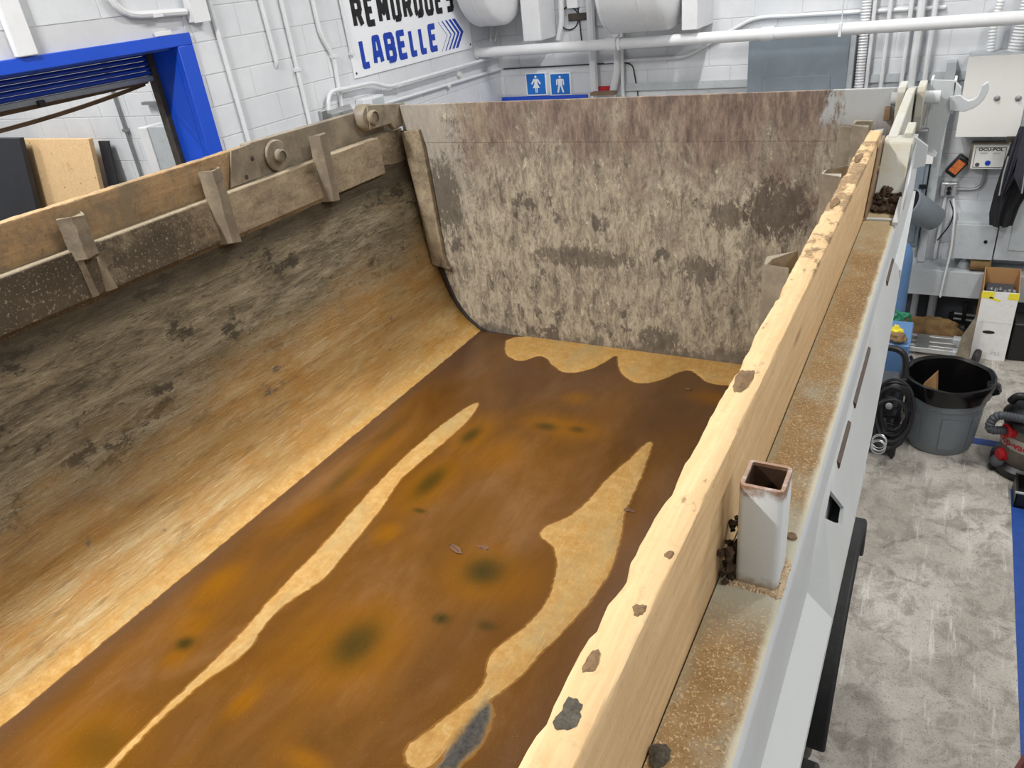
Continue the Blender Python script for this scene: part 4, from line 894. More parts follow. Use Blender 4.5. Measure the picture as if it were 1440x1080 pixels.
# right rail: inner lip, board slot, rusty ledge with rounded outer edge
RY0, RY1 = TY0, 2.98
rail = [(-.235, 2.52), (-.235, 2.68), (-.206, 2.684), (-.206, 2.615), (-.160, 2.615), (-.160, 2.650), (-.100, 2.650), (-.0915, 2.648), (-.0872, 2.642), (-.086, 2.634), (-.086, 2.42), (-.20, 2.42)]
n = len(rail)
MB().prism([(x, RY0, z) for x, z in rail], (0, RY1 - RY0, 0)).build('side_rail', M['paint_steel'], TR)
MB().prism([(-.162, RY0, 2.6505), (-.100, RY0, 2.6505), (-.0912, RY0, 2.6485), (-.0905, RY0, 2.648), (-.1, RY0, 2.6475), (-.162, RY0, 2.6475)], (0, 2.2 - RY0, 0)).build('ledge_top', M['ledge'], TR)
# sloped outer plates
A_, B_ = Vector((-.0862, 0, 2.585)), Vector((-.0485, 0, 2.425))
def smap(a, b):
    e = (b - a); nrm = Vector((-e.z, 0, e.x)).normalized(); nrm = nrm if nrm.x > 0 else -nrm
    return lambda u, v, w_: Vector((a.x + e.x * v, u, a.z + e.z * v)) + nrm * w_
fm0 = smap(A_, B_)
def fm(u, v, w_):                                     # the lower edge runs in slightly toward the rear
    p = fm0(u, v, w_); p.z -= .122 * (1 - v) * max(0, min(1, (.95 - u) / .065)); p.x -= .018 * v * max(0, min(1, (u - 1.3))) ** 1.2; return p
slots = []
for px, py, qx, qy in ((1254, 358, 1247, 392), (1225, 432, 1214, 500 - 22), (1218, 500, 1202, 568), (1192, 600, 1178, 645)):
    def hit(x, y):
        d = ray(x, y); best = None
        for i in range(200):
            v = i / 199; X = A_.x + (B_.x - A_.x) * v; t = X / d.x; z = CH + d.z * t
            e = abs(z - (A_.z + (B_.z - A_.z) * v))
            if best is None or e < best[0]: best = (e, d.y * t, v)
        return best[1], best[2]
    (y0, v0), (y1, v1) = hit(px, py), hit(qx, qy); v = max(.12, (v0 + v1) / 2)
    v = max(v, .14); slots.append([(y1, v - .045), (y0, v - .045), (y0, v + .045), (y1, v + .045)])
hole = [(.955, .16), (1.035, .13), (1.085, .58), (1.035, .66), (.985, .60)]
hole = [hit(1160, 727), hit(1168, 690), hit(1187, 714), hit(1184, 737), hit(1172, 735)]
sp = plate([(.885, 1.0), (.885, .0), (.945, .0), (1.98, .0), (2.26, .86), (2.26, 1.0), (1.8, 1.0), (1.4, 1.0), (.945, 1.0)], slots + [hole], fm, .006).build('slotted_plate', M['paint_white'], TR)
for s_ in slots:
    ya, yb = s_[0][0], s_[1][0]; v = (s_[0][1] + s_[2][1]) / 2
    a, b = fm(ya - .01, v, -.004), fm(yb + .01, v, -.004)
    MB().tube([a, b], .009, 6).build('rusty_backing', M['rust_dark'], TR)
A2, B2 = Vector((-.0858, 0, 2.463)), Vector((-.0485, 0, 2.425)); fm2 = smap(A2, B2)
plate([(TY0, 0), (.885, 0), (.885, 1), (TY0, 1)], [], fm2, .006).build('cover_plate', M['paint_white'], TR)
MB().box((-.10, TY0, 2.395), (-.0485, 1.3, 2.424)).build('bottom_flange', M['paint_white'], TR)
MB().prism([(-.10, 2.2, 2.44), (-.064, 2.2, 2.44), (-.079, 2.98, 2.44), (-.10, 2.98, 2.44)], (0, 0, .03)).build('lower_bar', M['paint_white'], TR, bev=.003)
MB().box((-.11, .9, 2.41), (-.105, 2.16, 2.6)).build('cavity_back', M['steel_dark'], TR)  # dark plate added as the shade inside the plate hole
# square tube stake pocket on the ledge
def sq_tube(cx, cy, wx, wy, z0, z1, t, r, name, mat):
    def ring(a, b, rr): 
        o = []
        for sx, sy, st in ((1, 1, 0), (-1, 1, 1), (-1, -1, 2), (1, -1, 3)):
            for k in range(4):
                an = (st + k / 3) * math.pi / 2; o.append((cx + sx * (a - rr) + rr * math.cos(an), cy + sy * (b - rr) + rr * math.sin(an)))
        return o
    O = ring(wx, wy, r); I = ring(wx - t, wy - t, max(r - t, .002)); n = len(O); zr = .0015
    lev = [(O, z0), (O, z1 - zr), ([(cx + (x - cx) * .97, cy + (y - cy) * .97) for x, y in O], z1), (I, z1), (I, z0 + .004)]
    m = MB(); m.add([(x, y, z) for L, z in lev for x, y in L], [(k * n + i, k * n + (i + 1) % n, (k + 1) * n + (i + 1) % n, (k + 1) * n + i) for k in range(len(lev) - 1) for i in range(n)] + [tuple(range(n))[::-1], tuple(range(4 * n, 5 * n))])
    MB().add([(x, y, z) for z in (z0 + .004, z1 - .004) for x, y in [(cx + (a - cx) * .985, cy + (b - cy) * .985) for a, b in I]], [(i, (i + 1) % n, n + (i + 1) % n, n + i) for i in range(n)] + [tuple(range(n))]).build('tube_lining', M['rust_dark'], TR)
    return m.build(name, M[mat], TR)
def mk_tube():
    m = NT('tube_paint'); q = m.pos(); x = m.xyz(q); nn = m.noise(q, 40, 6, .7)
    f = m.mr(m.ma('ADD', x[2], m.ma('MULTIPLY', m.ma('SUBTRACT', nn), .05)), 2.772, 2.792)
    f2 = m.mr(m.ma('ADD', x[2], m.ma('MULTIPLY', m.ma('SUBTRACT', nn), .04)), 2.668, 2.652)
    cc = m.mix(m.ramp(m.noise(q, 120, 4, .7), [(.66, 0.0), (.74, .6)]), c(204, 209, 211), c(150, 120, 90))
    cc = m.mix(f, cc, c(128, 96, 72)); cc = m.mix(m.ma('MULTIPLY', f2, .8), cc, c(140, 116, 84))
    return m.out(cc, .45)
M['tube'] = mk_tube()
sq_tube(-.1215, .70, .024, .026, 2.65, 2.79, .005, .007, 'stake_pocket', 'tube')
m = MB()
for i in range(56):
    a = i / 56 * 4; sx = [(-1, a % 1 * 2 - 1), (a % 1 * 2 - 1, -1), (1, a % 1 * 2 - 1), (a % 1 * 2 - 1, 1)][int(a)]
    m.blob((-.1215 + sx[0] * .026, .70 + sx[1] * .029, 2.650), (.0045, .006, .0028), i, 6, .5)
m.build('weld_bead', M['weld'], TR)
MB().lathe([(.007, 0), (.006, .003), (.001, .003)], (-.1, .775, 2.6505), 12).build('rust_spot', M['rust_steel'], TR)
# end stop of the ledge
MB().prism([(-.1545, 2.15, 2.650), (-.088, 2.15, 2.650), (-.088, 2.30, 2.785), (-.1545, 2.30, 2.785)], (0, .012, 0)).build('end_stop', M['dusty_paint'], TR, bev=.002)
MB().box((-.158, 2.30, 2.60), (-.084, 2.40, 2.787)).build('end_stop', M['dusty_paint'], TR, bev=.006)
MB().prism([(-.162, 2.04, 2.648), (-.162, 2.33, 2.648), (-.162, 2.33, 2.80), (-.162, 2.24, 2.80)], (.006, 0, 0)).build('guide_plate', M['rust_steel'], TR, bev=.001)
MB().lathe([(.010, 0), (.009, .004), (.001, .005)], (-.156, 2.22, 2.735), 12, (1, 0, 0)).build('bolt', M['rust_steel'], TR)
MB().prism([(-.095, 2.02, 2.650), (-.082, 2.02, 2.650), (-.078, 2.36, 2.70), (-.078, 2.40, 2.78), (-.09, 2.40, 2.78), (-.09, 2.36, 2.70)], (0, .0, 0.008)).build('outer_lip', M['paint_steel'], TR)
MB().box((-.168, 2.05, 2.6506), (-.09, 2.062, 2.655)).build('weld_strip', M['paint_steel'], TR)
MB().prism([(-.152, 2.33, 2.68), (-.152, 2.36, 2.79), (-.152, 2.95, 2.81), (-.152, 3.04, 2.805), (-.152, 3.04, 2.70)], (.026, 0, 0)).build('swing_arm', M['dusty_paint'], TR, bev=.004)
MB().box((-.204, 2.22, 2.60), (-.172, 2.42, 2.795)).build('timber_stub', M['wood_new'], TR, bev=.003)
MB().box((-.112, 2.36, 2.66), (-.090, 2.50, 2.80)).build('lug', M['dusty_paint'], TR, bev=.003)
MB().prism([(-.085, 2.36, 2.79), (-.05, 2.40, 2.755), (-.05, 2.40, 2.70), (-.085, 2.36, 2.70)], (.0, .012, 0)).build('gusset', M['paint_steel'], TR, bev=.002)
# tailgate
TGY = 3.05
L_ = [(-2.312, 2.795), (-2.316, 2.674), (-2.285, 2.345), (-2.244, 2.107), (-2.212, 1.993), (-2.185, 1.90), (-2.155, 1.815), (-2.12, 1.755), (-2.085, 1.712), (-2.03, 1.668), (-1.97, 1.645)]
R_ = [(2 * XC - x, z) for x, z in L_[::-1]]; R_[-1] = (-.118, 2.805); R_[-2] = (-.118, 2.69)
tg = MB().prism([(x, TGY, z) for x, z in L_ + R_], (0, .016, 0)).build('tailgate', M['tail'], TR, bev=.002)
def tsub(mb, name, mat, bev=.003): return mb.build(name, M[mat], tg, bev=bev)
tsub(MB().prism([(x, TGY, z) for x, z in [(-2.305, 2.622), (-.19, 2.628), (-.19, 2.803), (-2.30, 2.793)]], (0, -.0016, 0)), 'top_sheet', 'tail', 0)
tsub(MB().prism([onY(x, y, TGY) for x, y in [(568, 184), (592, 181), (598, 200), (627, 358), (636, 377), (612, 370)]], (0, -.028, 0)), 'side_flange', 'rail', .004)
tsub(MB().prism([(2 * XC - q.x, q.y, q.z) for q in [onY(x, y, TGY) for x, y in [(568, 184), (592, 181), (627, 358), (636, 377), (612, 370)]]], (0, -.028, 0)), 'side_flange', 'muddy_steel', .004)
gap_path = [(x - .006, TGY + .006, z) for x, z in L_[3:]] + [(x, TGY + .004, 1.640) for x in (-1.9, -1.5, -1.0, -.7, -.6)]  # dark tubes added as the shaded gap between tailgate and liner
tsub(MB().tube(gap_path, .012, 8), 'gap_shade_tube', 'rubber', 0)
tsub(MB().tube([(2 * XC - x, y, z) for x, y, z in gap_path[:9]], .012, 8), 'gap_shade_tube', 'rubber', 0)
bk = [(x - .05, z - (.04 if z < 1.8 else 0)) for x, z in L_[1:]]
tsub(MB().prism([(x, TGY + .0175, z) for x, z in bk + [(2 * XC - x, z) for x, z in bk[::-1]]], (0, .012, 0)), 'backing_plate', 'rust_dark', 0)
for x0, x1 in ((-.180, -.156), (-.120, -.096)): tsub(MB().prism([(x0, 2.985, 2.72), (x0, 2.985, 2.80), (x0, 3.0, 2.815), (x0, 3.12, 2.815), (x0, 3.12, 2.66), (x0, 3.04, 2.66)], (x1 - x0, 0, 0)), 'hinge_lug', 'dusty_paint')
tsub(MB().box((-.215, 3.02, 2.70), (-.195, TGY, 2.745)), 'stop_block', 'rust_steel')
tsub(MB().tube([(-.20, 3.05, 2.77), (-.05, 3.05, 2.77)], .022, 14), 'hinge_pin', 'paint_steel', 0)
# hook and its channel beside the tailgate
ch = MB(); HP = [onY(x, y, 3.1) for x, y in [(1313, 112), (1342, 113), (1336, 160), (1322, 208), (1316, 222), (1296, 214)]]
ch.prism(HP, (0, .008, 0)); ch.prism([HP[1], HP[1] + Vector((.008, 0, 0)), HP[2] + Vector((.008, 0, 0)), HP[2]], (0, .10, 0)); ch.prism([HP[0], HP[0] - Vector((.008, 0, 0)), HP[5] - Vector((.008, 0, 0)), HP[5]], (0, .10, 0))
tsub(ch, 'hook_channel', 'paint_steel', .002)
tsub(MB().prism([onY(x, y, 3.1) for x, y in [(1342, 113), (1352, 124), (1351, 136), (1338, 150), (1338, 118)]], (0, .03, 0)), 'hook_bracket', 'paint_steel', .002)
hk = [(1335, 136), (1351, 134), (1356, 139), (1362, 142), (1368, 141), (1374, 137), (1378, 130), (1381, 121), (1390, 115), (1391, 124), (1388, 132), (1383, 141), (1376, 148), (1368, 153), (1357, 157), (1335, 156)]
tsub(MB().prism([onY(x, y, 3.09) for x, y in hk], (0, .022, 0)), 'hook', 'paint_steel', .002)
q = onY(1304, 165, 3.14); tsub(MB().box((-.125, 3.07, 2.60), (q.x + .012, 3.14, 2.66)), 'cross_pin', 'galv', .006)
q = onY(1305, 140, 3.2); tsub(MB().tube([q + Vector((0, 0, -.09)), q + Vector((0, 0, .0))], .012, 12), 'grease_gun_tube', 'panel_white', 0)
# wheels, fender, chassis
for sx, x0, x1 in ((1, -.47, -.14), (-1, 2 * XC + .14, 2 * XC + .47)):
    for y in (2.62, 1.30):
        wx = (x0 + x1) / 2; R0 = .5; h = (x1 - x0) / 2
        wh = MB().lathe([(.28, -h), (.44, -h), (.48, -h + .02), (R0, -h + .05), (R0, h - .05), (.48, h - .02), (.44, h), (.28, h)], (wx, y, R0), 40, (1, 0, 0)).build('tyre', M['rubber'], TR)
        MB().lathe([(.03, -h * .2), (.12, -h * .3), (.2, -h * .2), (.275, -h * .9), (.285, -h * .9), (.285, h * .9), (.275, h * .9), (.2, h * .35), (.12, h * .5), (.03, h * .5)], (wx, y, R0), 32, (1, 0, 0)).build('rim', M['panel_white'], wh)
        m = MB(); N = 18; xo0, xo1 = (-.52, -.075) if sx > 0 else (2 * XC + .075, 2 * XC + .52)
        pr = []
        for k in range(N + 1):
            a = math.radians(172 - 164 * k / N); pr.append((y + .60 * math.cos(a), .52 + .60 * math.sin(a)))
        ring = pr + [(y + .575 * math.cos(math.radians(172 - 164 * k / N)), .52 + .575 * math.sin(math.radians(172 - 164 * k / N))) for k in range(N, -1, -1)]
        m.prism([(xo0, a, b) for a, b in ring], (xo1 - xo0, 0, 0)); m.build('fender', M['rubber'], TR, bev=.012, seg=3)
for x in (-.95, 2 * XC + .95): MB().box((x - .06, TY0, 1.15), (x + .06, TY1 - .1, 1.60)).build('chassis_beam', M['paint_steel'], TR)
for y in (2.62, 1.30):
    MB().tube([(2 * XC + .2, y, .5), (-.2, y, .5)], .06, 12).build('axle', M['steel_dark'], TR)
    for x in (-.95, 2 * XC + .95): MB().box((x - .05, y - .12, .5), (x + .05, y + .12, 1.15)).build('spring_hanger', M['steel_dark'], TR)
for x in (-.95, 2 * XC + .95): MB().box((x - .05, -.9, 0), (x + .05, -.75, 1.16)).build('landing_leg', M['steel_dark'], TR)

# ---- loose side boards standing in the pockets
def board(name, x0, x1, z0, z1, y0, y1, mat, label, chip, inner, seed):
    rd = random.Random(seed); N = int((y1 - y0) / .014); m = MB(); ph = [rd.uniform(0, 6.28) for _ in range(12)]
    chips = [(rd.uniform(y0, y1), rd.uniform(.01, .05), rd.uniform(.3, 1)) for _ in range(34)]
    ring_n = 10; vs = []
    for k in range(N + 1):
        y = y0 + (y1 - y0) * k / N
        w1 = .0012 * (math.sin(y * 40 + ph[0]) + math.sin(y * 93 + ph[1]) + .7 * math.sin(y * 171 + ph[2]))
        cd_ = sum(a * math.exp(-((y - yc) / ww) ** 4) for yc, ww, a in chips) * chip * (1 + .4 * math.sin(y * 400 + ph[5]))
        w2 = chip * .12 * (math.sin(y * 260 + ph[3]) + math.sin(y * 517 + ph[4]))
        sgn = 1 if inner > 0 else -1          # +1: chipped edge on the low-x side
        e = .003; ci = e + max(0, cd_ + w2); co = e + max(0, w2 * .6)
        lx, hx = (ci, co) if inner < 0 else (co, ci)
        vs += [(x0, y, z0), (x1, y, z0), (x1, y, (z0 + z1) / 2), (x1 + w1 * .3, y, z1 - hx * 1.3), (x1 - hx * .35, y, z1 - hx * .4 + w1 * .3), (x1 - hx, y, z1 + w1 * .4), (x0 + lx, y, z1 + w1 * .5), (x0 + lx * .35, y, z1 - lx * .4 + w1 * .3), (x0 + w1 * .3, y, z1 - lx * 1.3), (x0, y, (z0 + z1) / 2)]
    fs = [(k * ring_n + i, k * ring_n + (i + 1) % ring_n, (k + 1) * ring_n + (i + 1) % ring_n, (k + 1) * ring_n + i) for k in range(N) for i in range(ring_n)] + [tuple(range(ring_n))[::-1], tuple(range(N * ring_n, (N + 1) * ring_n))]
    m.add(vs, fs); return m.build(name, M[mat], label=label, cat='board')
board('side_board', -.2024, -.1640, 2.617, 2.811, TY0, 2.21, 'wood_new', 'fresh pale lumber board with a chewed top edge along the rusty grey ledge', .009, -1, 4)
board('side_board', -2.404, -2.3665, 2.605, 2.817, TY0, 2.12, 'wood_mud', 'mud-stained lumber board along the trailer side nearest the blue doorway', .002, 1, 9)
# dried mud on and around the boards; lumps by the tube stand for shade
def mudclump(q, rad, seed, label, mat='mud_dry', group=None, n=14):
    return MB().blob(q, rad, seed, n, .22, flat=rad[2] * .4).build('mud_clump', M[mat], label=label, cat='mud', group=group)
MUDL = ['dried mud on the pale board beside the dark mud pile at the ledge end', 'dried mud on the pale board level with the middle stake pocket', 'thick mud chunk on the pale board above the scalloped dry sand', 'small mud crumb on the pale board between the square tube and grey splat', 'tiny mud crumb on the pale board level with the square tube pocket', 'mud crumb on the chewed edge of the pale board next to the grey splat']
for i, (px, py, rx, ry) in enumerate(((1205, 222, .010, .05), (1163, 285, .009, .04), (1045, 535, .010, .03), (905, 860, .006, .008), (942, 780, .004, .006), (832, 930, .005, .012))):
    q = onZ(px, py, 2.811); q.x = min(max(q.x, -.198 + rx), -.168 - rx)
    mudclump(Vector((q.x, min(q.y, 2.2 - ry), 2.8105)), (rx, ry, .0035 if py < 600 else .0014), 20 + i, MUDL[i])
q = onZ(797, 1003, 2.811); mudclump(Vector((-.186, q.y, 2.8108)), (.010, .016, .0012), 51, 'round grey mortar-like splat on the top of the fresh pale board', mat='mortar_splat')
q = onZ(922, 1062, 2.651); mudclump(Vector((-.152, q.y, 2.653)), (.009, .012, .005), 52, 'small dark grey lump on the rusty ledge against the pale board', mat='mortar_splat')
q = onZ(1250, 290, 2.66); m = MB(); rd = random.Random(2)
for i in range(60):
    x_ = rd.uniform(-.150, -.094); y_ = 2.12 + rd.uniform(0, .07) - .25 * abs(x_ + .128); zz = 2.652 + max(0, (y_ - 2.15)) * .9
    r = rd.uniform(.004, .011); m.blob((x_, y_, zz + r * .4), (r, r * 1.3, r * .9), i, 5, .4)
m.build('mud_and_gap_shade', M['mud'], label='pile of dark crumbly mud against the end stop of the rusty ledge', cat='mud', kind=None)
m = MB(); rd = random.Random(5)  # dark lumps added as shade in the gap beside the tube
for i in range(30):
    r = rd.uniform(.0025, .006); m.blob((-.155 + rd.uniform(-.006, .006), .675 + rd.uniform(-.01, .06), 2.652 + rd.uniform(0, .05)), (r, r, r), i, 5, .4)
m.build('mud_and_gap_shade', M['mud'], label='black lumps added as the shaded gap between the pale board and the square tube pocket', cat='mud')
# leaf and debris in the pool
q = onZ(640, 773, ZW); lf = thing('dead_leaf', 'small curled dead leaf floating on the brown water', 'leaf', (q.x, q.y, ZW))
MB().add([(q.x + a, q.y + b, ZW + d_) for a, b, d_ in ((-.030, .010, .002), (-.012, .014, .009), (.018, .006, .009), (.036, -.010, .003), (.018, -.016, .004), (-.012, -.006, .002))], [(0, 1, 5), (1, 2, 4, 5), (2, 3, 4)]).build('blade', M['leaf'], lf)
MB().tube([(q.x - .032, q.y + .012, ZW + .004), (q.x + .018, q.y - .005, ZW + .007)], .0015, 5).build('stalk', M['mud'], lf)
for px, py, s_, lb in ((680, 770, .02, 'flat brown bark flake beside the pointed dry sand spit'), (885, 718, .02, 'grey bark flake at the edge of the wide dry sand strip'), (968, 548, .014, 'pale wood chip lying in the water near the tailgate')):
    q = onZ(px, py, ZW); MB().blob((q.x, q.y, ZW + .002), (s_, s_ * .45, .004), px, 7, .3).build('bark_flake', M['leaf'], label=lb, cat='debris')
q = onX(1236, 622, -.044); 
kr = thing('wire_ring', 'small coil of bare wire hooked on the outer edge of the white rail plate', 'wire', tuple(q))
for i in range(4):
    cc = q + Vector((0, .01 * i - .015, -.012 * (i % 2))); MB().tube([cc + Vector((.016 * math.cos(k * .349), .003 * i * math.sin(k * .349), .016 * math.sin(k * .349))) for k in range(18)], .0014, 5, closed=True).build('coil', M['alu'], kr)

# ================================================================== things on the floor beside the trailer
# trash bin with liner
BC = Vector((.235, 5.37, 0)); bn = thing('trash_bin', 'round grey plastic trash bin lined with a black bag beside the hose cart', 'bin', tuple(BC))
HB = .53
MB().lathe([(.205, 0), (.212, .012), (.222, .10), (.238, .30), (.243, .36), (.250, .365), (.253, .42), (.258, HB - .01), (.255, HB), (.252, HB - .01), (.236, .30), (.20, .03), (.001, .03)], BC, 48).build('tub', M['bin'], bn)
for a in (-2.4, -1.35, -.5):                                     # raised moulded panels
    m = MB(); seg = 6; pts = []
    for z, r in ((.06, .221), (.31, .2415)):
        for k in range(seg + 1):
            an = a - .22 + .44 * k / seg; pts.append((BC.x + r * math.cos(an), BC.y + r * math.sin(an), z))
    pin = [(BC.x + (x - BC.x) * 1.018, BC.y + (y - BC.y) * 1.018, z) for x, y, z in pts]
    n = seg + 1; fs = [(n * 2 + k, n * 2 + k + 1, n * 3 + k + 1, n * 3 + k) for k in range(seg)] + [(k, k + 1, n * 2 + k + 1, n * 2 + k) for k in range(seg)] + [(n + k, n * 3 + k, n * 3 + k + 1, n + k + 1) for k in range(seg)] + [(0, 2 * n, 3 * n, n), (seg, n + seg, 3 * n + seg, 2 * n + seg)]
    m.add(pts + pin, fs).build('moulded_panel', M['bin'], bn)
nn = 64; m = MB(); rows = []
for r, z, am in ((.262, HB - .115, .006), (.275, HB - .06, .005), (.285, HB - .01, .004), (.285, HB + .012, .003), (.272, HB + .018, .003), (.250, HB + .005, .003), (.232, HB - .10, .006), (.205, HB - .3, .010), (.165, .12, .012), (.01, .10, 0)):
    rows.append([(BC.x + (r + am * math.sin(7 * a + z * 20) + am * .6 * math.sin(17 * a)) * math.cos(a), BC.y + (r + am * math.sin(7 * a + z * 20)) * math.sin(a), z + am * .8 * math.sin(5 * a)) for a in [2 * math.pi * k / nn for k in range(nn)]])
m.add([v for r_ in rows for v in r_], [(i * nn + k, i * nn + (k + 1) % nn, (i + 1) * nn + (k + 1) % nn, (i + 1) * nn + k) for i in range(len(rows) - 1) for k in range(nn)]); m.build('liner', M['bag'], bn)
q = BC + Vector((.265, -.02, HB - .05)); MB().blob(q, (.05, .07, .045), 3, 10, .15).build('bag_knot', M['bag'], bn)
MB().prism([BC + Vector((-.15, .02, HB - .12)), BC + Vector((-.06, -.05, HB - .15)), BC + Vector((-.08, .0, HB - .0))], (.01, .06, 0)).build('cardboard_scrap', M['cardboard'], label='torn cardboard scrap inside the lined trash bin', cat='cardboard')
# pressure washer style cart with coiled hose
ct = thing('hose_cart', 'black wheeled hose cart with coiled cables standing against the trailer', 'cart', (-.12, 5.270, 0))
MB().box((-.26, 5.040, .07), (-.04, 5.440, .12)).build('base', M['black'], ct, bev=.01)
for x in (-.25, -.035):
    MB().box((x - .014, 5.060, .06), (x + .014, 5.090, .62)).build('upright', M['black'], ct, bev=.004)
    MB().lathe([(.05, -.02), (.065, -.012), (.065, .012), (.05, .02)], (x, 5.050, .065), 20, (1, 0, 0)).build('wheel', M['rubber'], ct)
    MB().lathe([(.05, -.02), (.065, -.012), (.065, .012), (.05, .02)], (x, 5.420, .065), 20, (1, 0, 0)).build('wheel', M['rubber'], ct)
for i in range(6): MB().box((-.245, 5.065, .16 + i * .07), (-.04, 5.080, .185 + i * .07)).build('cross_bar', M['black'], ct, bev=.004)
MB().box((-.22, 5.120, .12), (-.06, 5.400, .50)).build('motor_case', M['dark_grey'], ct, bev=.02)
MB().lathe([(.022, 0), (.022, .015), (.012, .02)], (-.10, 5.060, .40), 12, (0, -1, 0)).build('knob', M['light_grey'], ct)
MB().blob((-.13, 5.070, .22), (.035, .025, .07), 8, 9, .3).build('rag_roll', M['dark_grey'], ct)
MB().tube(fillet([(-.25, 5.080, .6), (-.25, 5.140, .80), (-.045, 5.140, .80), (-.035, 5.080, .6)], .1), .022, 12).build('handle', M['black'], ct)
for i in range(8):
    rd = random.Random(i); cx_, cy_, cz = -.07 + rd.uniform(-.02, .015), 5.000 - .015 * i, .40 + rd.uniform(-.05, .05); rx, rz = .115 + rd.uniform(-.03, .02), .22 + rd.uniform(-.05, .05)
    MB().tube([(cx_ + rx * math.cos(k * .2244), cy_ + .03 * math.sin(k * .2244 + i) + .02 * math.cos(2 * k * .2244), cz + rz * math.sin(k * .2244)) for k in range(28)], .010, 8, closed=True).build('hose_coil', M['blackwire'], ct)
MB().box((-.19, 5.52, 0), (-.035, 5.95, .645)).build('blue_case', M['cyl_blue'], label='blue steel case standing behind the hose cart', cat='case', bev=.01)
# green hose, yellow cloth, brown glove
MB().tube(fillet([onZ(1258, 452, .55), onY(1280, 442, 6.3), onY(1262, 440, 6.35), onY(1250, 452, 6.3), onY(1285, 436, 6.5), Vector((-.12, 6.42, .013)), Vector((-.3, 6.3, .013))], .12), .012, 8).build('green_hose', M['green'], label='green hose bunched between the gas cylinder and burlap sack', cat='hose')
MB().tube(fillet([onY(1250, 430, 6.2), onY(1272, 446, 6.2), onY(1266, 455, 6.2), onY(1248, 458, 6.2)], .08), .011, 8).build('green_hose', M['green'], label='second green hose end hanging over the black handle', cat='hose')
q = onZ(1257, 479, .69); q.y += .16; MB().blob(q, (.035, .03, .045), 4, 10, .45).build('yellow_cloth', M['yellow'], label='crumpled yellow cloth on top of the blue case', cat='cloth')
q = onZ(1258, 497, .685); q.y = max(q.y, 5.56); MB().blob(q, (.06, .05, .03), 6, 10, .35).build('work_glove', M['mud_dry'], label='dirty brown work glove lying over the cart beside the blue case', cat='glove')
MB().tube(fillet([onY(1281, 502, 5.9), onY(1285, 512, 5.75), Vector((.0, 5.68, .012))], .08), .014, 8).build('cable', M['black'], label='thick black cable between the blue case and the trash bin', cat='cable')
# gas cylinder and tilted pail
gx = onY(1282, 380, 6.62).x - .112
gc_ = thing('gas_cylinder', 'tall blue gas cylinder standing behind the trailer rail', 'gas cylinder', (gx, 6.62, 0))
MB().lathe([(.105, 0), (.11, .02), (.11, .88), (.10, .96), (.07, 1.02), (.035, 1.05), (.035, 1.09)], (gx, 6.62, 0), 32).build('shell', M['cyl_blue'], gc_)
MB().lathe([(.04, 1.08), (.042, 1.10), (.03, 1.16), (.012, 1.17)], (gx, 6.62, 0), 16).build('valve_cap', M['dark_grey'], gc_)
q = onY(1296, 298, 6.98); ax = Vector((-.75, -.45, .55)).normalized()
pl_ = thing('tilted_pail', 'grey plastic pail hung tilted with its black mouth open by the grey cabinet', 'pail', tuple(q))
MB().lathe([(.001, -.16), (.085, -.16), (.10, -.14), (.13, .14), (.137, .145), (.137, .16), (.122, .16), (.12, .14), (.09, -.13), (.001, -.135)], q, 32, ax).build('tub', M['bin'], pl_)
MB().lathe([(.119, .135), (.112, .08), (.09, -.12), (.001, -.125)], q, 32, ax).build('dark_inside', M['bag'], pl_)
MB().box((q.x - .03, q.y + .05, q.z - .05), (q.x + .0, 7.186, q.z - .02)).build('hanger', M['dark_grey'], pl_)
# aluminium ladder lying on the floor
la = thing('ladder', 'short aluminium ladder lying flat between the burlap sack and trash bin', 'ladder', (.15, 6.5, 0))
y0_, y1_ = onZ(1290, 489, .06).y, min(onZ(1290, 466, .06).y, 6.97)
for i in range(4):
    y = y0_ + (y1_ - y0_) * i / 3; r = .022 if i in (0, 3) else .014
    MB().box((-.10, y - r, .03), (.30, y + r, .03 + 2 * r)).build('rail', M['alu'], la, bev=.004)
q = onZ(1298, 475, .07); MB().box((q.x - .05, y0_ - .02, .045), (q.x + .05, y1_ + .02, .075)).build('step_plate', M['galv'], la, bev=.004)
for y in (y0_, y1_): MB().box((.28, y - .04, 0), (.385, y + .04, .08)).build('end_cap', M['light_grey'], la, bev=.008)
for x in (-.06, .2): MB().box((x - .02, y0_, 0), (x + .02, y1_, .032)).build('foot', M['dark_grey'], la)
# burlap sack, frame cart at the wall
q = onZ(1310, 462, .06); MB().blob((q.x, 7.11, .075), (.24, .075, .11), 5, 22, .22, flat=.075).build('burlap_sack', M['burlap'], label='slumped brown burlap sack on the floor behind the ladder', cat='sack')
fr_ = thing('wheel_dolly', 'low wheeled steel dolly on the floor below the raceway', 'dolly', (.28, 7.12, 0))
for z in (.14, .19): MB().tube([(.22, 7.25, z), (.44, 7.25, z - .01)], .012, 8).build('bar', M['galv'], fr_)
MB().tube([(.34, 7.25, .05), (.34, 7.25, .30)], .02, 10).build('post', M['black'], fr_)
MB().lathe([(.02, -.02), (.05, -.018), (.05, .018), (.02, .02)], (.34, 7.23, .05), 18, (1, 0, 0)).build('wheel', M['rubber'], fr_)
MB().lathe([(.02, -.02), (.05, -.018), (.05, .018), (.02, .02)], (.24, 7.25, .05), 18, (1, 0, 0)).build('wheel', M['rubber'], fr_)
MB().box((.22, 7.23, .05), (.26, 7.27, .2)).build('post', M['black'], fr_)
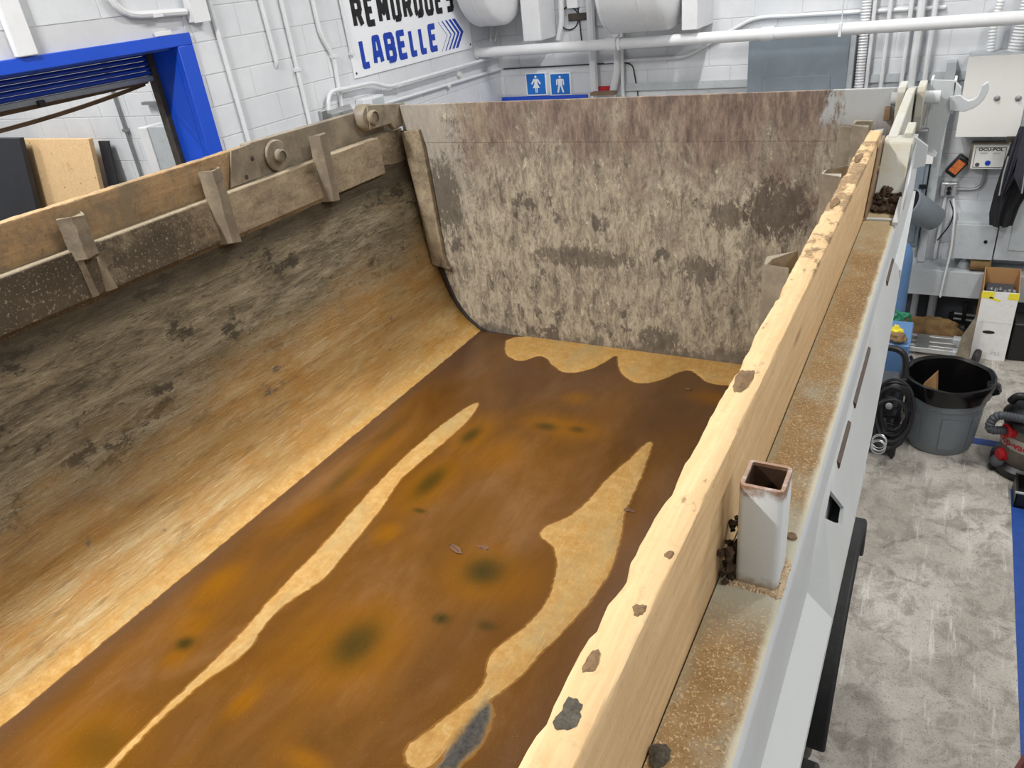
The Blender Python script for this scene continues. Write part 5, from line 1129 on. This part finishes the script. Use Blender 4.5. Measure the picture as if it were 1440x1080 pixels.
# upright steel offcut and small wheel behind the bin
A = onZ(1348, 506, 0); A.y -= .05; A.x -= .03
MB().add([(A.x, A.y, 0), (A.x + .09, A.y - .02, 0), (A.x + .10, A.y + .0, .45), (A.x + .085, A.y + .0, .30), (A.x + .02, A.y + .015, .24), (A.x + .09, A.y + .03, 0), (A.x + .10, A.y + .02, .45), (A.x, A.y + .03, 0), (A.x + .02, A.y + .03, .24)],
         [(0, 1, 3, 4), (1, 2, 3), (1, 5, 6, 2), (5, 7, 8, 6), (7, 0, 4, 8), (4, 3, 8), (3, 2, 6), (3, 6, 8), (0, 7, 5, 1)]).build('steel_offcut', M['muddy_steel'], label='pointed rusty steel blade standing upright between trash bin and white box', cat='steel plate', smooth=False)
A = onZ(1373, 503, .06); MB().lathe([(.02, -.02), (.062, -.018), (.068, 0), (.062, .018), (.02, .02)], (A.x, A.y, .068), 24, (.9, -.3, 0)).build('caster_wheel', M['rubber'], label='black rubber wheel leaning on the front of the white box', cat='wheel')
# white cardboard box with yellow tape
bxL, bxR, byF, byB, bz = .415, .668, 6.77, 7.06, .612
wb_ = thing('cardboard_box', 'tall white cardboard box with yellow tape on its front', 'box', (.54, 6.9, 0)); t = .006
MB().box((bxL, byF, 0), (bxR, byF + t, bz)).build('front_panel', M['box_white'], wb_, bev=.001)
MB().box((bxL, byB - t, 0), (bxR, byB, bz + .10)).build('back_panel', M['cardboard'], wb_, bev=.001)
for x in (bxL, bxR - t): MB().prism([(x, byF + t, 0), (x, byB - t, 0), (x, byB - t, bz + .10), (x, byF + t, bz)], (t, 0, 0)).build('side_panel', M['cardboard'], wb_)
MB().box((bxL + t, byF + t, .0), (bxR - t, byB - t, .42)).build('inner_tray', M['cardboard'], wb_)
for a, b in ((bxL - .004, bxL + .085), (bxR - .07, bxR + .004)): MB().box((a, byF - .002, bz - .06), (b, byF + .0, bz - .004)).build('yellow_tape', M['yellow'], wb_)
MB().prism([(bxL + .06, byF - .002, bz - .045), (bxL + .135, byF - .002, bz - .07), (bxL + .135, byF - .002, bz - .085), (bxL + .05, byF - .002, bz - .065)], (0, .002, 0)).build('yellow_tape', M['yellow'], wb_)
MB().box((bxL, byF - .0012, .34), (bxR, byF, .3425)).build('fold_line', M['light_grey'], wb_)
q = onY(1390, 467, byF); m = MB(); m.add([(q.x + .045 * math.cos(k * .349), byF - .002, q.z + .015 * math.sin(k * .349)) for k in range(18)], [tuple(range(18))]); m.build('hand_hole', M['black'], wb_)
flat_text('PS1', bxR - .075, byF - .0015, .06, .05, M['light_grey'], wb_)
for i in range(6):
    rd = random.Random(40 + i); MB().blob((bxL + .06 + .032 * i, byF + .06 + rd.uniform(-.02, .06), .60), (.015, .018, .016), i, 6, .3).build('metal_fitting', M['galv'], label='small bare metal fitting heaped in the open white box', cat='fitting', group='metal fittings in the white box')
    
MB().box((bxL + .03, byF + .02, .42), (bxR - .03, byB - .03, .585)).build('parts_tray', M['dark_grey'], wb_)
MB().box((bxR + .01, 6.80, 0), (bxR + .22, 7.06, .34)).build('black_tub', M['black'], label='black plastic tub on the floor beside the white cardboard box', cat='tub', bev=.015)
q = onY(1372, 378, 7.2); MB().tube([(q.x - .05, 7.16, .69), (q.x + .1, 7.16, .69)], .05, 16).build('brown_roll', M['burlap'], label='brown roll lying on the raceway behind the white box', cat='roll')
# jackets
def jacket(px_top, w_top, w_bot, pz_, label, mat, pts):
    return None
def drape(name, label, mat, left, right, y, bulge, seed, trims=()):
    """a hanging garment: left/right are pixel outlines from collar to hem"""
    rd = random.Random(seed); ph = [rd.uniform(0, 6.28) for _ in range(5)]; N, K = 26, 22; t = thing(name, label, 'jacket', tuple(onY(*left[-1], y))); m = MB(); vs = []
    def samp(pl, f):
        f *= len(pl) - 1; i = min(int(f), len(pl) - 2); a = f - i; return pl[i][0] + (pl[i + 1][0] - pl[i][0]) * a, pl[i][1] + (pl[i + 1][1] - pl[i][1]) * a
    for side in (0, 1):
        for i in range(N + 1):
            f = i / N; A = onY(*samp(left, f), y); B = onY(*samp(right, f), y)
            for k in range(K + 1):
                g = k / K; q = A.lerp(B, g); d = bulge * math.sin(math.pi * g) ** .6 * (1 + .35 * math.sin(g * 17 + ph[0] + f * 2) + .25 * math.sin(g * 31 + ph[1] - f * 3)) * (.5 + .6 * f)
                vs.append((q.x, y - d if side == 0 else y + bulge * .35, q.z))
    n = (N + 1) * (K + 1); fs = []
    for s_ in (0, 1):
        for i in range(N):
            for k in range(K):
                a = s_ * n + i * (K + 1) + k; f4 = (a, a + 1, a + K + 2, a + K + 1); fs.append(f4 if s_ == 0 else f4[::-1])
    for i in range(N):
        for k in (0, K): a = i * (K + 1) + k; b = a + K + 1; fs.append((a, b, b + n, a + n))
    for k in range(K):
        for i in (0, N): a = i * (K + 1) + k; fs.append((a, a + 1, a + 1 + n, a + n))
    m.add(vs, fs).build('cloth', M[mat], t)
    for tr in trims:
        P = [onY(x, yy, y - bulge * 1.25) for x, yy in tr]; MB().tube(P, .006, 6).build('trim', M['grey_trim'], t)
    return t
drape('jacket', 'long black work coat hanging against the back wall above the grey cabinet', 'cloth', [(1424, 196), (1408, 240), (1399, 268), (1391, 300), (1391, 316)], [(1462, 190), (1456, 240), (1447, 270), (1434, 290), (1424, 317)], 7.02, .05, 1)
drape('jacket', 'charcoal jacket with pale edge trim hanging over the long black coat', 'cloth2', [(1434, 178), (1424, 205), (1414, 235), (1406, 272)], [(1452, 178), (1444, 210), (1436, 238), (1414, 271)], 6.95, .035, 2, [[(1418, 220), (1411, 245), (1405, 275)]])
drape('jacket', 'navy jacket with pale edge trim hanging beside the charcoal jacket', 'cloth2', [(1440, 180), (1432, 215), (1426, 250), (1434, 268)], [(1475, 180), (1475, 215), (1470, 250), (1446, 270)], 6.86, .035, 3, [[(1442, 240), (1437, 272)]])
m = MB(); A = onY(1426, 196, 7.08); m.box((A.x - .05, 7.07, A.z - .02), (A.x + .6, 7.10, A.z + .02)); m.box((A.x + .3, 7.10, A.z - .02), (A.x + .34, YB, A.z + .02)); m.build('coat_rail', M['steel_dark'], label='dark coat rail on the back wall carrying the jackets', cat='rail')
# shop vacuum
VC = Vector((.79, 5.20, 0)); va = thing('shop_vacuum', 'dusty grey shop vacuum with red caps and red lettering beside the trash bin', 'vacuum', tuple(VC))
MB().lathe([(.185, .07), (.195, .09), (.20, .24), (.197, .33), (.19, .36)], VC, 40).build('tank', M['vac_body'], va)
MB().lathe([(.199, .205), (.2035, .207), (.2035, .285), (.199, .287)], VC, 48).build('label_band', M['vac_band'], va)
V_, F_ = text_mesh('shop-vac', .070, bold=.002); m = MB(); a0 = math.radians(219)
m.add([(VC.x + .2050 * math.cos(a0 + v.x / .205), VC.y + .2050 * math.sin(a0 + v.x / .205), .246 + v.y) for v in V_], F_).build('lettering', M['red'], va, smooth=False)
MB().lathe([(.192, .355), (.215, .36), (.218, .40), (.20, .42), (.16, .47), (.10, .50), (.01, .51)], VC, 40).build('lid', M['black'], va)
MB().tube(fillet([VC + Vector((-.19, -.03, .50)), VC + Vector((-.17, -.05, .555)), VC + Vector((.1, -.05, .565)), VC + Vector((.16, -.03, .46))], .05), .026, 12).build('handle', M['black'], va)
m = MB(); m.lathe([(.20, .015), (.235, .02), (.235, .06), (.20, .085)], VC, 40); m.build('base', M['black'], va)
for an in (205, 320, 80):
    a = math.radians(an); q = VC + Vector((.235 * math.cos(a), .235 * math.sin(a), .03)); MB().lathe([(.012, -.014), (.03, -.012), (.03, .012), (.012, .014)], q, 16, (math.sin(a), -math.cos(a), 0)).build('caster', M['rubber'], va)
    MB().blob(q + Vector((-.03 * math.cos(a), -.03 * math.sin(a), .035)), (.055, .055, .04), 1, 10, .05).build('caster_housing', M['dark_grey'], va)
for an, z, r in ((212, .325, .047), (207, .125, .038)):
    a = math.radians(an); d = Vector((math.cos(a), math.sin(a), 0)); cp = MB().lathe([(r * 1.25, -.02), (r * 1.25, .004), (r, .006), (r, .03), (r * .8, .036), (r * .3, .034)], VC + d * .195 + Vector((0, 0, z)), 24, d).build('round_cap', M['red'], va)
pts = fillet([VC + Vector((-.19, -.11, .325)), VC + Vector((-.30, -.16, .33)), VC + Vector((-.27, -.12, .44)), VC + Vector((-.05, -.18, .46)), VC + Vector((.15, -.22, .42))], .09, 8)
P = []; R_2 = []
for i in range(len(pts) - 1):
    k = max(1, int((pts[i + 1] - pts[i]).length / .008))
    for j in range(k): P.append(pts[i].lerp(pts[i + 1], j / k)); R_2.append(.030 if len(P) % 2 else .025)
MB().tube(P, R_2, 12).build('hose', M['dark_grey'], va)
# black tray on the floor in front of it
A = onZ(1432, 712, .0); bt = thing('black_tray', 'small open black plastic tray on the floor in front of the shop vacuum', 'tray', (A.x + .1, A.y + .08, 0))
x0_, x1_, ya_, yb_ = A.x - .03, A.x + .25, A.y - .02, A.y + .2
for lo, hi in (((x0_, ya_, 0), (x1_, ya_ + .012, .12)), ((x0_, yb_ - .012, 0), (x1_, yb_, .12)), ((x0_, ya_, 0), (x0_ + .012, yb_, .12)), ((x1_ - .012, ya_, 0), (x1_, yb_, .12))): MB().box(lo, hi).build('side', M['black'], bt, bev=.004)
MB().box((x0_, ya_, 0), (x1_, yb_, .012)).build('bottom', M['black'], bt)
MB().box((x0_ - .008, ya_ - .008, .112), (x1_ + .008, ya_ + .002, .124)).build('rim', M['light_grey'], bt)
# blue floor tape
tl = (onZ(1440, 900, 0).x + onZ(1430, 1060, 0).x) / 2
MB().box((tl - .01, 1.2, .0), (tl + .07, 4.9, .0016)).build('floor_tape', M['tape_blue'], label='long strip of blue tape on the concrete running toward the shop vacuum', cat='tape')
A = onZ(1364, 620, 0); MB().box((A.x - .1, A.y - .03, 0), (A.x + 1.2, A.y + .05, .0016)).build('floor_tape', M['tape_blue'], label='short crossing strip of blue tape between trash bin and shop vacuum', cat='tape')
# red step ladder at the edge of the view
sl_ = thing('step_ladder', 'red fibreglass step ladder standing on the blue floor tape', 'ladder', (.9, 2.2, 0))
RX = onZ(1433, 1062, .35)
for x in (RX.x + .03, RX.x + .48):
    MB().prism([(x - .03, 2.57, 0), (x - .03, 2.62, 0), (x - .03, 2.22, 1.2), (x - .03, 2.17, 1.2)], (.06, 0, 0)).build('rail', M['red_lad'], sl_, bev=.006)
    MB().prism([(x - .025, 1.72, 0), (x - .025, 1.77, 0), (x - .025, 2.14, 1.2), (x - .025, 2.09, 1.2)], (.05, 0, 0)).build('rear_rail', M['red_lad'], sl_, bev=.006)
for i in range(3):
    z = .29 + i * .29; y = 1.745 + .31 * z; MB().box((RX.x, y - .05, z - .015), (RX.x + .51, y + .05, z + .015)).build('tread', M['alu'], sl_, bev=.004)
MB().box((RX.x - .01, 2.06, 1.19), (RX.x + .52, 2.25, 1.23)).build('top_cap', M['red_lad'], sl_, bev=.01)
# ceiling fixtures that hold the strip lights
for i, (lx, ly, lp) in enumerate(LIGHT_ROWS):
    f = MB(); f.prism([(lx - .14, ly - .78, CEIL), (lx + .14, ly - .78, CEIL), (lx + .12, ly - .78, CEIL - .13), (lx - .12, ly - .78, CEIL - .13)], (0, 1.56, 0)).build('ceiling_light', M['panel_white'], label='white strip light housing fixed to the shop ceiling', cat='light', group='ceiling strip lights')
